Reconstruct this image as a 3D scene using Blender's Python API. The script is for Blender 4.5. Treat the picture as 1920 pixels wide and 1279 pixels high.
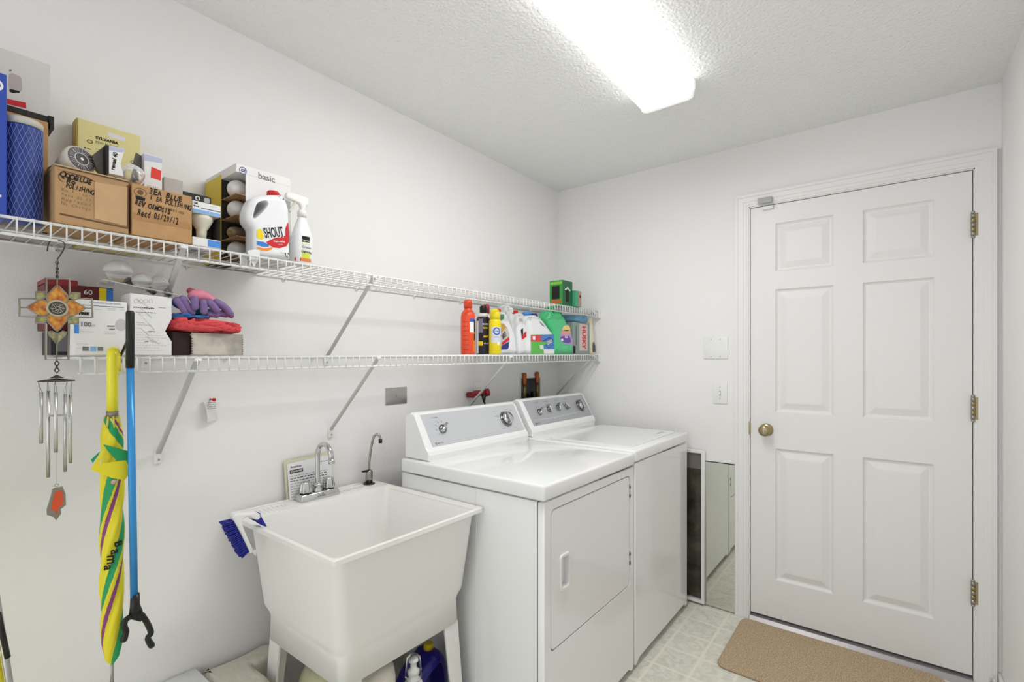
import bpy, bmesh, math, random
from mathutils import Vector, Matrix
random.seed(7)
PI = math.pi
scene = bpy.context.scene
for o in list(bpy.data.objects):
    bpy.data.objects.remove(o)

# ---------------------------------------------------------------- camera, world, light, exposure
CAM_H = 1.31
YAW = math.atan(713 / 915)            # the camera looks this far to the left of the far wall's normal
F_PX, CX, CY = 915.0, 960.0, 672.0    # focal length and vanishing line measured in the 1920x1279 frame
cam_d = bpy.data.cameras.new('camera')
cam_d.sensor_fit = 'HORIZONTAL'
cam_d.sensor_width = 36
cam_d.lens = 36 * F_PX / 1920
cam_d.shift_y = (CY - 639.5) / 1920
cam_d.clip_start = 0.02
cam = bpy.data.objects.new('camera', cam_d)
scene.collection.objects.link(cam)
cam.location = (0, 0, CAM_H)
cam.rotation_euler = (PI / 2, 0, YAW)
scene.camera = cam

world = bpy.data.worlds.new('daylight')
scene.world = world
world.use_nodes = True
world.node_tree.nodes['Background'].inputs[0].default_value = (0.96, 0.98, 1.0, 1)
world.node_tree.nodes['Background'].inputs[1].default_value = 1.5

scene.view_settings.view_transform = 'Standard'
scene.view_settings.look = 'None'
scene.view_settings.exposure = 0.17
scene.view_settings.gamma = 1
scene.view_settings.use_curve_mapping = False
LAMP_STRENGTH = 16.0
LAMP_SIDE = 2.4

# ---------------------------------------------------------------- measured points: pixel -> point on a real plane
_s, _c = math.sin(YAW), math.cos(YAW)
def _ray(px, py):
    r = (px - CX) / F_PX
    return (_c * r - _s, _s * r + _c, -(py - CY) / F_PX)
def PX(px, py, x):
    d = _ray(px, py); t = x / d[0]
    return Vector((x, t * d[1], CAM_H + t * d[2]))
def PY(px, py, y):
    d = _ray(px, py); t = y / d[1]
    return Vector((t * d[0], y, CAM_H + t * d[2]))
def PZ(px, py, z):
    d = _ray(px, py); t = (z - CAM_H) / d[2]
    return Vector((t * d[0], t * d[1], z))
def oyz(pts, x, ox=0, oy=0, sc=1.0):
    """outline read off a crop (scale sc, offset ox, oy) as (y, z) on the plane X = x"""
    out = []
    for a, b in pts:
        v = PX(a / sc + ox, b / sc + oy, x)
        out.append((v.y, v.z))
    return out

# ---------------------------------------------------------------- materials
def lin(c):
    return c / 12.92 if c <= 0.04045 else ((c + 0.055) / 1.055) ** 2.4
def rgb(h):
    h = h.lstrip('#')
    return tuple(lin(int(h[i:i + 2], 16) / 255) for i in (0, 2, 4)) + (1,)
MATS = {}
def mat(name, col, rough=0.5, metal=0.0, bump=0.0, scale=200.0, var=0.0, vscale=30.0, coat=0.0, trans=0.0, alpha=1.0,
        emit=0.0, ior=1.45, detail=3, sss=0.0, kind='noise', dist=0.001):
    if name in MATS:
        return MATS[name]
    m = bpy.data.materials.new(name)
    m.use_nodes = True
    nt = m.node_tree; N = nt.nodes; L = nt.links
    p = N['Principled BSDF']
    c = rgb(col) if isinstance(col, str) else tuple(col) + (1,)
    p.inputs['Base Color'].default_value = c
    p.inputs['Roughness'].default_value = rough
    p.inputs['Metallic'].default_value = metal
    p.inputs['IOR'].default_value = ior
    if coat: p.inputs['Coat Weight'].default_value = coat; p.inputs['Coat Roughness'].default_value = 0.05
    if trans: p.inputs['Transmission Weight'].default_value = trans
    if alpha < 1: p.inputs['Alpha'].default_value = alpha
    if emit:
        p.inputs['Emission Color'].default_value = (1, 0.995, 0.985, 1)
        p.inputs['Emission Strength'].default_value = emit
    tc = N.new('ShaderNodeTexCoord')
    if var:
        n = N.new('ShaderNodeTexNoise'); n.inputs['Scale'].default_value = vscale; n.inputs['Detail'].default_value = 4
        L.new(tc.outputs['Object'], n.inputs['Vector'])
        r = N.new('ShaderNodeValToRGB')
        lo = tuple(max(0, q * (1 - var)) for q in c[:3]) + (1,)
        hi = tuple(min(1, q * (1 + var * 0.5)) for q in c[:3]) + (1,)
        r.color_ramp.elements[0].position = 0.35; r.color_ramp.elements[1].position = 0.65
        r.color_ramp.elements[0].color = lo; r.color_ramp.elements[1].color = hi
        L.new(n.outputs['Fac'], r.inputs['Fac']); L.new(r.outputs['Color'], p.inputs['Base Color'])
    if bump:
        if kind == 'voronoi':
            b1 = N.new('ShaderNodeTexVoronoi'); out = b1.outputs['Distance']
        else:
            b1 = N.new('ShaderNodeTexNoise'); b1.inputs['Detail'].default_value = detail; out = b1.outputs['Fac']
        b1.inputs['Scale'].default_value = scale
        L.new(tc.outputs['Object'], b1.inputs['Vector'])
        b = N.new('ShaderNodeBump'); b.inputs['Strength'].default_value = bump; b.inputs['Distance'].default_value = dist
        L.new(out, b.inputs['Height']); L.new(b.outputs['Normal'], p.inputs['Normal'])
    MATS[name] = m
    return m

M_WALL = mat('wall_paint', '#f4f3f2', 0.85, bump=0.35, scale=260, dist=0.0015)
M_WALL2 = mat('wall_paint_smooth', '#f3f2f1', 0.85, bump=0.12, scale=220, dist=0.001)
M_TRIM = mat('trim_paint', '#f1f0ef', 0.4)
M_DOOR = mat('door_paint', '#efeeed', 0.42)
M_APPL = mat('appliance_enamel', '#f2f2f2', 0.16, coat=0.4)
M_APPT = mat('appliance_top_enamel', '#f5f5f5', 0.12, coat=0.5)
M_GAP = mat('dark_gap', '#26241f', 0.8)  # dark colour painted into gaps and seams as their shade
M_CONS = mat('silver_console', '#d2d5d9', 0.32, metal=0.35)
M_CONS2 = mat('grey_console', '#b3b5b9', 0.35, metal=0.35)
M_CHROME = mat('chrome', '#cfcfcf', 0.12, metal=1.0)
M_NICK = mat('brushed_nickel', '#a5a19a', 0.28, metal=1.0)
M_STEEL = mat('stainless_steel', '#b4b4b2', 0.35, metal=1.0)
M_TUBP = mat('sink_plastic', '#f4f3ef', 0.3)
M_TUBI = mat('sink_plastic_leg', '#efeeea', 0.4)
M_WIRE = mat('white_wire_coating', '#eeeeec', 0.35)
M_BRACE = mat('brace_coating', '#c9c9c7', 0.4)
M_WPLAST = mat('white_plastic', '#f0f0ee', 0.3)
M_WBOTT = mat('white_bottle_plastic', '#eef0f2', 0.3)
M_BLACK = mat('black_plastic', '#141414', 0.35)
M_INK = mat('black_ink', '#1d1b1a', 0.8)
M_INK2 = mat('grey_ink', '#77777a', 0.8)
M_INKL = mat('pale_grey_ink', '#b4b4b8', 0.8)
M_RED = mat('red_print', '#cf2028', 0.4)
M_WHITEP = mat('white_print', '#f4f4f4', 0.5)
M_CARD = mat('cardboard', '#b8946a', 0.85, var=0.1, vscale=25)
M_CARDL = mat('light_cardboard', '#c9a67c', 0.85, var=0.06, vscale=25)
M_CARDD = mat('dark_cardboard', '#6e5238', 0.9)
M_TAPE = mat('packing_tape', '#b08455', 0.25)
M_BOXW = mat('white_box_card', '#eae9e8', 0.5)
M_BOXG = mat('grey_box_card', '#b9b3ab', 0.6)
M_YEL = mat('yellow_card', '#e2c53a', 0.5)
M_BULB = mat('frosted_bulb_glass', '#f6f4f2', 0.15, coat=0.5)
M_CLEAR = mat('clear_plastic', '#ffffff', 0.05, trans=1.0, ior=1.2)
M_GLASS = mat('clear_bulb_glass', '#ffffff', 0.03, trans=0.9, ior=1.3)
M_MIRROR = mat('mirror_silver', '#d6d9d2', 0.02, metal=1.0)

def ceiling_mat():
    m = bpy.data.materials.new('popcorn_ceiling'); m.use_nodes = True
    nt = m.node_tree; N = nt.nodes; L = nt.links; p = N['Principled BSDF']
    p.inputs['Base Color'].default_value = rgb('#f8f8f7'); p.inputs['Roughness'].default_value = 0.95
    tc = N.new('ShaderNodeTexCoord')
    v = N.new('ShaderNodeTexVoronoi'); v.inputs['Scale'].default_value = 95; v.feature = 'SMOOTH_F1'
    n = N.new('ShaderNodeTexNoise'); n.inputs['Scale'].default_value = 150; n.inputs['Detail'].default_value = 4
    L.new(tc.outputs['Object'], v.inputs['Vector']); L.new(tc.outputs['Object'], n.inputs['Vector'])
    mx = N.new('ShaderNodeMath'); mx.operation = 'SUBTRACT'
    L.new(n.outputs['Fac'], mx.inputs[0]); L.new(v.outputs['Distance'], mx.inputs[1])
    b = N.new('ShaderNodeBump'); b.inputs['Strength'].default_value = 1.0; b.inputs['Distance'].default_value = 0.004
    L.new(mx.outputs[0], b.inputs['Height']); L.new(b.outputs['Normal'], p.inputs['Normal'])
    return m
def floor_mat():
    m = bpy.data.materials.new('vinyl_tile_floor'); m.use_nodes = True
    nt = m.node_tree; N = nt.nodes; L = nt.links; p = N['Principled BSDF']
    p.inputs['Roughness'].default_value = 0.4
    tc = N.new('ShaderNodeTexCoord')
    mp = N.new('ShaderNodeMapping'); mp.inputs['Location'].default_value = (0.66, -2.03, 0)
    L.new(tc.outputs['Object'], mp.inputs['Vector'])
    br = N.new('ShaderNodeTexBrick'); br.offset = 0; br.inputs['Scale'].default_value = 1.0
    br.inputs['Brick Width'].default_value = 0.154; br.inputs['Row Height'].default_value = 0.154
    br.inputs['Mortar Size'].default_value = 0.008; br.inputs['Mortar Smooth'].default_value = 0.6
    br.inputs['Color1'].default_value = rgb('#e9e7da'); br.inputs['Color2'].default_value = rgb('#dfe0d3')
    br.inputs['Mortar'].default_value = rgb('#f3efe2')
    L.new(mp.outputs['Vector'], br.inputs['Vector'])
    n = N.new('ShaderNodeTexNoise'); n.inputs['Scale'].default_value = 26; n.inputs['Detail'].default_value = 6
    n.inputs['Distortion'].default_value = 1.5
    L.new(tc.outputs['Object'], n.inputs['Vector'])
    r = N.new('ShaderNodeValToRGB'); e = r.color_ramp.elements
    e[0].position = 0.36; e[0].color = rgb('#c9cab9'); e[1].position = 0.62; e[1].color = rgb('#f6f2e6')
    L.new(n.outputs['Fac'], r.inputs['Fac'])
    mx = N.new('ShaderNodeMix'); mx.data_type = 'RGBA'; mx.inputs['Factor'].default_value = 0.5
    L.new(br.outputs['Color'], mx.inputs[6]); L.new(r.outputs['Color'], mx.inputs[7])
    mx2 = N.new('ShaderNodeMix'); mx2.data_type = 'RGBA'
    L.new(br.outputs['Fac'], mx2.inputs['Factor']); L.new(mx.outputs[2], mx2.inputs[6]); mx2.inputs[7].default_value = rgb('#f3efe2')
    L.new(mx2.outputs[2], p.inputs['Base Color'])
    return m
def rug_mat():
    m = bpy.data.materials.new('beige_rug_pile'); m.use_nodes = True
    nt = m.node_tree; N = nt.nodes; L = nt.links; p = N['Principled BSDF']
    p.inputs['Roughness'].default_value = 1.0
    tc = N.new('ShaderNodeTexCoord')
    n = N.new('ShaderNodeTexNoise'); n.inputs['Scale'].default_value = 230; n.inputs['Detail'].default_value = 3
    L.new(tc.outputs['Object'], n.inputs['Vector'])
    r = N.new('ShaderNodeValToRGB'); e = r.color_ramp.elements
    e[0].position = 0.3; e[0].color = rgb('#957c5c'); e[1].position = 0.65; e[1].color = rgb('#dcc7a6')
    L.new(n.outputs['Fac'], r.inputs['Fac']); L.new(r.outputs['Color'], p.inputs['Base Color'])
    b = N.new('ShaderNodeBump'); b.inputs['Strength'].default_value = 0.9; b.inputs['Distance'].default_value = 0.004
    L.new(n.outputs['Fac'], b.inputs['Height']); L.new(b.outputs['Normal'], p.inputs['Normal'])
    return m
M_CEIL, M_FLOOR, M_RUG = ceiling_mat(), floor_mat(), rug_mat()

# ---------------------------------------------------------------- mesh builder
def frame(o, xd, yd):
    x = Vector(xd).normalized(); y = Vector(yd).normalized(); z = x.cross(y)
    m = Matrix.Identity(4)
    for i in range(3):
        m[i][0] = x[i]; m[i][1] = y[i]; m[i][2] = z[i]; m[i][3] = o[i]
    return m
def FX(x, y=0, z=0): return frame((x, y, z), (0, 1, 0), (0, 0, 1))    # a face that looks along +X
def FY(x, y, z): return frame((x, y, z), (1, 0, 0), (0, 0, 1))        # a face that looks along -Y
def FZ(x, y, z, a=0): return Matrix.Translation((x, y, z)) @ Matrix.Rotation(a, 4, 'Z')

ORG = {}
class MB:
    def __init__(s): s.v = []; s.f = []; s.m = []; s.sm = []; s.mats = []
    def mi(s, m):
        if m not in s.mats: s.mats.append(m)
        return s.mats.index(m)
    def add(s, vs, fs, m, smooth=False, mx=None):
        b = len(s.v)
        for v in vs:
            v = Vector(v)
            s.v.append(mx @ v if mx else v)
        i = s.mi(m)
        for f in fs:
            s.f.append([b + k for k in f]); s.m.append(i); s.sm.append(smooth)
    def bm(s, bm, m, smooth=False, mx=None):
        bm.verts.ensure_lookup_table(); bm.verts.index_update()
        s.add([v.co.copy() for v in bm.verts], [[v.index for v in f.verts] for f in bm.faces], m, smooth, mx)
        bm.free()
    def box(s, x0, x1, y0, y1, z0, z1, m, bev=0, seg=2, mx=None, smooth=False):
        bm = bmesh.new(); bmesh.ops.create_cube(bm, size=1)
        for v in bm.verts:
            v.co = Vector(((x0 + x1) / 2 + v.co.x * (x1 - x0), (y0 + y1) / 2 + v.co.y * (y1 - y0), (z0 + z1) / 2 + v.co.z * (z1 - z0)))
        if bev: bmesh.ops.bevel(bm, geom=bm.edges[:], offset=bev, segments=seg, profile=0.5, affect='EDGES')
        s.bm(bm, m, smooth or bool(bev and seg > 1), mx)
    def hexa(s, p, m, bev=0, seg=2):
        """eight corners: bottom 4 ccw, top 4 ccw"""
        bm = bmesh.new(); vs = [bm.verts.new(q) for q in p]
        for f in ((3, 2, 1, 0), (4, 5, 6, 7), (0, 1, 5, 4), (1, 2, 6, 5), (2, 3, 7, 6), (3, 0, 4, 7)):
            bm.faces.new([vs[i] for i in f])
        if bev: bmesh.ops.bevel(bm, geom=bm.edges[:], offset=bev, segments=seg, profile=0.5, affect='EDGES')
        s.bm(bm, m, bool(bev))
    def tube(s, pts, r, m, n=8, caps=True, closed=False):
        pts = [Vector(p) for p in pts]; k = len(pts)
        rs = r if isinstance(r, (list, tuple)) else [r] * k
        t0 = (pts[1] - pts[0]).normalized()
        ref = Vector((0, 0, 1)) if abs(t0.z) < 0.9 else Vector((1, 0, 0))
        nrm = t0.cross(ref).normalized(); vs = []
        for i, p in enumerate(pts):
            a = pts[(i - 1) % k] if closed else pts[max(i - 1, 0)]
            c = pts[(i + 1) % k] if closed else pts[min(i + 1, k - 1)]
            t = (c - a).normalized()
            nrm = (nrm - t * nrm.dot(t)).normalized(); bn = t.cross(nrm)
            for j in range(n):
                q = 2 * PI * j / n
                vs.append(p + (nrm * math.cos(q) + bn * math.sin(q)) * rs[i])
        fs = []
        for i in range(k if closed else k - 1):
            for j in range(n):
                a = i * n + j; b = i * n + (j + 1) % n; c = ((i + 1) % k) * n + (j + 1) % n; d = ((i + 1) % k) * n + j
                fs.append([a, b, c, d])
        if caps and not closed:
            fs.append(list(range(n))[::-1]); fs.append([(k - 1) * n + j for j in range(n)])
        s.add(vs, fs, m, True)
    def lathe(s, prof, m, mx=None, n=24, smooth=True, sx=1, sy=1, power=2, mfun=None):
        """prof (r, z) bottom to top about local z; sx, sy squash it, power > 2 squares it"""
        vs = []; 
        for r, z in prof:
            for j in range(n):
                q = 2 * PI * j / n; c, d = math.cos(q), math.sin(q)
                if power != 2:
                    c = math.copysign(abs(c) ** (2 / power), c); d = math.copysign(abs(d) ** (2 / power), d)
                vs.append((r * c * sx, r * d * sy, z))
        k = len(prof)
        if mfun is None:
            fs = [[i * n + j, i * n + (j + 1) % n, (i + 1) * n + (j + 1) % n, (i + 1) * n + j] for i in range(k - 1) for j in range(n)]
            fs.append(list(range(n))[::-1]); fs.append([(k - 1) * n + j for j in range(n)])
            s.add(vs, fs, m, smooth, mx)
        else:
            b = len(s.v)
            for v in vs: s.v.append(mx @ Vector(v) if mx else Vector(v))
            for i in range(k - 1):
                for j in range(n):
                    s.f.append([b + i * n + j, b + i * n + (j + 1) % n, b + (i + 1) * n + (j + 1) % n, b + (i + 1) * n + j])
                    s.m.append(s.mi(mfun(i, j))); s.sm.append(smooth)
            s.f.append([b + q for q in range(n)][::-1]); s.m.append(s.mi(m)); s.sm.append(False)
            s.f.append([b + (k - 1) * n + q for q in range(n)]); s.m.append(s.mi(m)); s.sm.append(False)
    def cyl(s, p0, p1, r, m, n=16, r1=None):
        s.tube([p0, p1], [r, r if r1 is None else r1], m, n)
    def ball(s, c, r, m, sx=1, sy=1, sz=1, n=16):
        prof = [(max(1e-4, r * math.sin(PI * i / 10)), -r * sz * math.cos(PI * i / 10)) for i in range(11)]
        s.lathe(prof, m, Matrix.Translation(c), n=n, sx=sx, sy=sy)
    def slab(s, loops, t, m, mx=None, bev=0.0, seg=3, z0=0.0, hb=0.12):
        """plate from outline loops (first the outer one), thickness t from z0, rounded edges"""
        def area(l): return sum(l[i][0] * l[(i + 1) % len(l)][1] - l[(i + 1) % len(l)][0] * l[i][1] for i in range(len(l)))
        ls = []
        for q, l in enumerate(loops):
            l = list(l)
            if (area(l) > 0) != (q == 0): l.reverse()
            ls.append(l)
        def inset(l, d):
            if d == 0: return l
            out = []; n = len(l)
            for i in range(n):
                a, b, c = l[i - 1], l[i], l[(i + 1) % n]
                e1 = (b[0] - a[0], b[1] - a[1]); e2 = (c[0] - b[0], c[1] - b[1])
                l1 = math.hypot(*e1) or 1e-9; l2 = math.hypot(*e2) or 1e-9
                nx = -e1[1] / l1 - e2[1] / l2; ny = e1[0] / l1 + e2[0] / l2
                k = math.hypot(nx, ny) or 1e-9
                cosh = max(0.5, k / 2)
                out.append((b[0] + nx / k * d / cosh, b[1] + ny / k * d / cosh))
            return out
        lev = []
        if bev:
            for i in range(seg + 1):
                a = PI / 2 * i / seg; lev.append((bev * (1 - math.cos(a)), z0 + t - bev + bev * math.sin(a)))
            lo = [(d, 2 * z0 + t - z) for d, z in reversed(lev)]
            lev = lo + lev
        else: lev = [(0, z0), (0, z0 + t)]
        for li, l in enumerate(ls):
            n = len(l); vs = []; fs = []
            for d, z in lev:
                for p in inset(l, d * (hb if li else 1)): vs.append((p[0], p[1], z))
            for i in range(len(lev) - 1):
                for j in range(n):
                    fs.append([i * n + j, i * n + (j + 1) % n, (i + 1) * n + (j + 1) % n, (i + 1) * n + j])
            s.add(vs, fs, m, bool(bev), mx)
        for top in (0, 1):
            d, z = lev[-1] if top else lev[0]
            bm = bmesh.new(); es = []
            for li, l in enumerate(ls):
                vv = [bm.verts.new((p[0], p[1], 0)) for p in inset(l, d * (hb if li else 1))]
                es += [bm.edges.new((vv[i], vv[(i + 1) % len(vv)])) for i in range(len(vv))]
            bmesh.ops.triangle_fill(bm, use_beauty=True, use_dissolve=False, edges=es)
            for f in bm.faces:
                f.normal_update()
                if (f.normal.z > 0) != bool(top): f.normal_flip()
            for v in bm.verts: v.co.z = z
            s.bm(bm, m, False, mx)
    def ring_tube(s, loop, r, m, mx, n=6):
        s.tube([mx @ Vector((p[0], p[1], 0)) for p in loop], r, m, n, closed=True)
    def text(s, txt, size, m, mx, bold=0.0, shear=0.0, align='CENTER', width=None, height=None, thick=0.0003, warp=None, spacing=1.0):
        cu = bpy.data.curves.new('t', 'FONT'); cu.body = txt; cu.size = size; cu.offset = bold; cu.shear = shear
        cu.align_x = align; cu.align_y = 'CENTER'; cu.resolution_u = 3; cu.space_character = spacing; cu.space_line = 0.85
        ob = bpy.data.objects.new('t', cu)
        me = bpy.data.meshes.new_from_object(ob)
        co = [v.co.copy() for v in me.vertices]
        if co:
            w = max(c.x for c in co) - min(c.x for c in co); h = max(c.y for c in co) - min(c.y for c in co)
            kx = width / w if width and w else 1; ky = height / h if height and h else (kx if width and not height else 1)
            co = [Vector((c.x * kx, c.y * ky, thick)) for c in co]
            if warp: co = [warp(c) for c in co]
            s.add(co, [list(p.vertices) for p in me.polygons], m, False, mx)
        bpy.data.meshes.remove(me); bpy.data.objects.remove(ob); bpy.data.curves.remove(cu)
    def rect(s, x0, x1, y0, y1, m, mx, z=0.0003):
        s.add([(x0, y0, z), (x1, y0, z), (x1, y1, z), (x0, y1, z)], [[0, 1, 2, 3]], m, False, mx)
    def scribble(s, x0, x1, y, h, m, mx, n=14, w=0.0006):
        """a line of small unreadable print"""
        x = x0; R = random.Random(int(abs(x0 * 1e4) + abs(y * 1e5)) + n)
        while x < x1:
            l = (x1 - x0) / n * R.uniform(0.4, 1.1); s.rect(x, min(x + l, x1), y, y + h * R.uniform(0.6, 1), m, mx); x += l + (x1 - x0) / n * 0.3
    def build(s, name, parent=None, org=None, label=None, cat=None, group=None, kind=None):
        me = bpy.data.meshes.new(name)
        if parent is not None: o0 = ORG[parent.name]
        else: o0 = Vector(org if org is not None else (0, 0, 0))
        me.from_pydata([tuple(v - o0) for v in s.v], [], s.f)
        for m in s.mats: me.materials.append(m)
        me.polygons.foreach_set('material_index', s.m)
        me.polygons.foreach_set('use_smooth', s.sm)
        me.validate(); me.update()
        ob = bpy.data.objects.new(name, me); scene.collection.objects.link(ob)
        if parent is not None: ob.parent = parent
        else: ob.location = o0
        ORG[ob.name] = o0
        tag(ob, label, cat, group, kind)
        return ob
def tag(o, label=None, cat=None, group=None, kind=None):
    if label: o['label'] = label
    if cat: o['category'] = cat
    if group: o['group'] = group
    if kind: o['kind'] = kind
    return o
def thing(name, org, label, cat, group=None):
    o = bpy.data.objects.new(name, None); scene.collection.objects.link(o)
    o.location = org; o.empty_display_size = 0.02; ORG[o.name] = Vector(org)
    return tag(o, label, cat, group)
def dup(o, dloc, label=None, parent=None):
    c = o.copy(); scene.collection.objects.link(c)
    if parent is None:
        c.location = Vector(o.location) + Vector(dloc); ORG[c.name] = ORG[o.name] + Vector(dloc)
        if label: c['label'] = label
    else:
        c.parent = parent; ORG[c.name] = ORG[parent.name]
    for ch in [q for q in scene.objects if q.parent == o]: dup(ch, (0, 0, 0), None, c)
    return c
def cat_rom(p, n=6, closed=True):
    out = []; k = len(p)
    for i in range(k if closed else k - 1):
        g = lambda q: p[q % k] if closed else p[max(0, min(k - 1, q))]
        a, b, c, d = g(i - 1), g(i), g(i + 1), g(i + 2)
        for j in range(n):
            t = j / n
            out.append(tuple(0.5 * (2 * b[q] + (c[q] - a[q]) * t + (2 * a[q] - 5 * b[q] + 4 * c[q] - d[q]) * t * t + (3 * b[q] - a[q] - 3 * c[q] + d[q]) * t ** 3) for q in range(len(b))))
    if not closed: out.append(tuple(p[-1]))
    return out
def rrect(x0, x1, y0, y1, r, n=5):
    out = []
    for cx, cy, a in ((x1 - r, y1 - r, 0), (x0 + r, y1 - r, 90), (x0 + r, y0 + r, 180), (x1 - r, y0 + r, 270)):
        for i in range(n + 1):
            q = math.radians(a + 90 * i / n); out.append((cx + r * math.cos(q), cy + r * math.sin(q)))
    return out
def circ(cx, cy, r, n=24, ry=None):
    return [(cx + r * math.cos(2 * PI * i / n), cy + (ry or r) * math.sin(2 * PI * i / n)) for i in range(n)]
# ---------------------------------------------------------------- the room
XL, XR, YF, YN, ZC = -1.71, 0.337, 2.68, -1.7, 2.39
def S(mb, name): return mb.build(name, kind='structure')
b = MB(); b.box(XL - .2, XR + .2, YN - .1, YF + .3, -0.1, 0, M_FLOOR); S(b, 'floor')
b = MB(); b.box(XL - .12, XR + .12, YN - .1, YF + .12, ZC, ZC + .1, M_CEIL); S(b, 'ceiling')
def wall_cells(b, fx, us, vs, holes, m):
    for i in range(len(us) - 1):
        for j in range(len(vs) - 1):
            if (i, j) in holes: continue
            fx(us[i], us[i + 1], vs[j], vs[j + 1])
# left wall with the washer valve box opening
VB = (2.276, 2.470, 1.0, 1.193)
b = MB()
ys = [YN, VB[0], VB[1], YF + .12]; zs = [0, VB[2], VB[3], ZC]
wall_cells(b, lambda a, c, d, e: b.box(XL - .12, XL, a, c, d, e, M_WALL), ys, zs, {(1, 1)}, M_WALL); S(b, 'wall_left')
b = MB(); b.box(XR, XR + .12, YN, YF + .12, 0, ZC, M_WALL2); S(b, 'wall_right')
# far wall with the doorway
DX0, DX1, DZ0, DZ1 = -0.565, 0.255, 0.035, 2.066
b = MB()
wall_cells(b, lambda a, c, d, e: b.box(a, c, YF, YF + .12, d, e, M_WALL2), [XL, DX0 - .012, DX1 + .012, XR], [0, DZ1 + .012, ZC], {(1, 0)}, M_WALL2); S(b, 'wall_far')
# near wall behind the camera; wide opening added to let world light in
b = MB()
wall_cells(b, lambda a, c, d, e: b.box(a, c, YN - .1, YN, d, e, M_WALL2), [XL, XL + .1, XR - .05, XR], [0, 2.3, ZC], {(1, 0)}, M_WALL2); S(b, 'wall_near')
# jamb, stop, casing
b = MB()
for x0, x1 in ((DX0 - .012, DX0 - .0015), (DX1 + .0015, DX1 + .012)): b.box(x0, x1, YF - .002, YF + .12, 0, DZ1 + .012, M_TRIM)
b.box(DX0 - .012, DX1 + .012, YF - .002, YF + .12, DZ1 + .0015, DZ1 + .012, M_TRIM)
b.box(DX0 - .004, DX0 + .02, YF + .045, YF + .06, 0, DZ1 + .004, M_GAP); b.box(DX1 - .02, DX1 + .004, YF + .045, YF + .06, 0, DZ1 + .004, M_GAP)  # stops painted dark so the door gap reads as shade
b.box(DX0, DX1, YF + .045, YF + .06, DZ1 - .02, DZ1 + .004, M_GAP)
b.box(DX0, DX1, YF + .05, YF + .12, 0, 0.05, M_GAP)
S(b, 'trim_1')
CW = .062
b = MB()
for f0, f1, d in ((0, .22, .017), (.22, .6, .013), (.6, .85, .010), (.85, 1, .007)):
    o_, i_ = .006 + CW * (1 - f0), .006 + CW * (1 - f1)
    b.slab([[(DX0 - o_, 0), (DX0 - i_, 0), (DX0 - i_, DZ1 + i_), (DX1 + i_, DZ1 + i_), (DX1 + i_, 0), (DX1 + o_, 0), (DX1 + o_, DZ1 + o_), (DX0 - o_, DZ1 + o_)]], d, M_TRIM, FY(0, YF, 0))
S(b, 'trim_2')
b = MB(); b.hexa([(DX0, YF - .03, 0), (DX1, YF - .03, 0), (DX1, YF + .05, 0), (DX0, YF + .05, 0), (DX0, YF - .012, .022), (DX1, YF - .012, .022), (DX1, YF + .05, .03), (DX0, YF + .05, .03)], mat('threshold_metal', '#a9a5a6', .35, metal=.6)); S(b, 'trim_3')
b = MB(); b.box(DX1 + .006 + CW, XR, YF - .012, YF, 0, .08, M_TRIM, .003); S(b, 'baseboard_far')
b = MB(); b.box(XR - .012, XR, YN, YF - .012, 0, .08, M_TRIM, .003); S(b, 'baseboard_right')
b = MB(); b.tube([(XR - .02, 2.5, .03), (XR - .016, 2.58, .06), (XR - .03, 2.63, .075), (XR - .035, 2.66, .05), (XR - .03, 2.67, .02)], .004, M_WPLAST); b.build('cable', org=(XR - .02, 2.6, 0), label='short white cable at the floor by the right hand door casing', cat='cable')

# door slab: six raised panels
def door_face(b, y, xs, zs, panels, m):
    for i in range(len(xs) - 1):
        for j in range(len(zs) - 1):
            a, c, d, e = xs[i], xs[i + 1], zs[j], zs[j + 1]
            if (i, j) not in panels:
                b.add([(a, y, d), (c, y, d), (c, y, e), (a, y, e)], [[0, 1, 2, 3]], m); continue
            lv = [(0, 0), (.003, .006), (.010, .0115), (.016, .012), (.044, .002), (.047, .0015)]
            vs = []; fs = []
            for ins, dp in lv:
                vs += [(a + ins, y + dp, d + ins), (c - ins, y + dp, d + ins), (c - ins, y + dp, e - ins), (a + ins, y + dp, e - ins)]
            for k in range(len(lv) - 1):
                for q in range(4): fs.append([k * 4 + q, k * 4 + (q + 1) % 4, (k + 1) * 4 + (q + 1) % 4, (k + 1) * 4 + q])
            k = len(lv) - 1; fs.append([k * 4 + q for q in range(4)])
            b.add(vs, fs, m)
dt = thing('door_1', ((DX0 + DX1) / 2, YF, DZ0), None, None); dt['kind'] = 'structure'
b = MB()
x0, x1 = DX0 + .0015, DX1 - .0015
xs = [x0, -.452, -.214, -.104, .137, x1]
zs = [DZ0, .222, .868, 1.046, 1.648, 1.735, 1.972, DZ1 - .0015]
door_face(b, YF + .003, xs, zs, {(1, 1), (3, 1), (1, 3), (3, 3), (1, 5), (3, 5)}, M_DOOR)
y0, y1 = YF + .003, YF + .042
b.add([(x0, y0, DZ0), (x1, y0, DZ0), (x1, y0, zs[-1]), (x0, y0, zs[-1]), (x0, y1, DZ0), (x1, y1, DZ0), (x1, y1, zs[-1]), (x0, y1, zs[-1])],
      [[5, 4, 7, 6], [0, 4, 5, 1], [1, 5, 6, 2], [2, 6, 7, 3], [3, 7, 4, 0]], M_DOOR)
b.build('door_slab', dt)
M_BRASS = mat('aged_brass', '#a99a76', .3, metal=1.0)
b = MB(); kx, kz = PY(1433, 808, YF - .05).x, PY(1433, 808, YF - .05).z
kM = frame((kx, YF + .003, kz), (1, 0, 0), (0, 0, 1))
b.lathe([(.031, 0), (.031, .004), (.024, .008), (.011, .012), (.0105, .028), (.017, .034), (.0265, .044), (.0275, .052), (.024, .06), (.013, .064), (.001, .0645)], M_BRASS, kM, 28)
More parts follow.
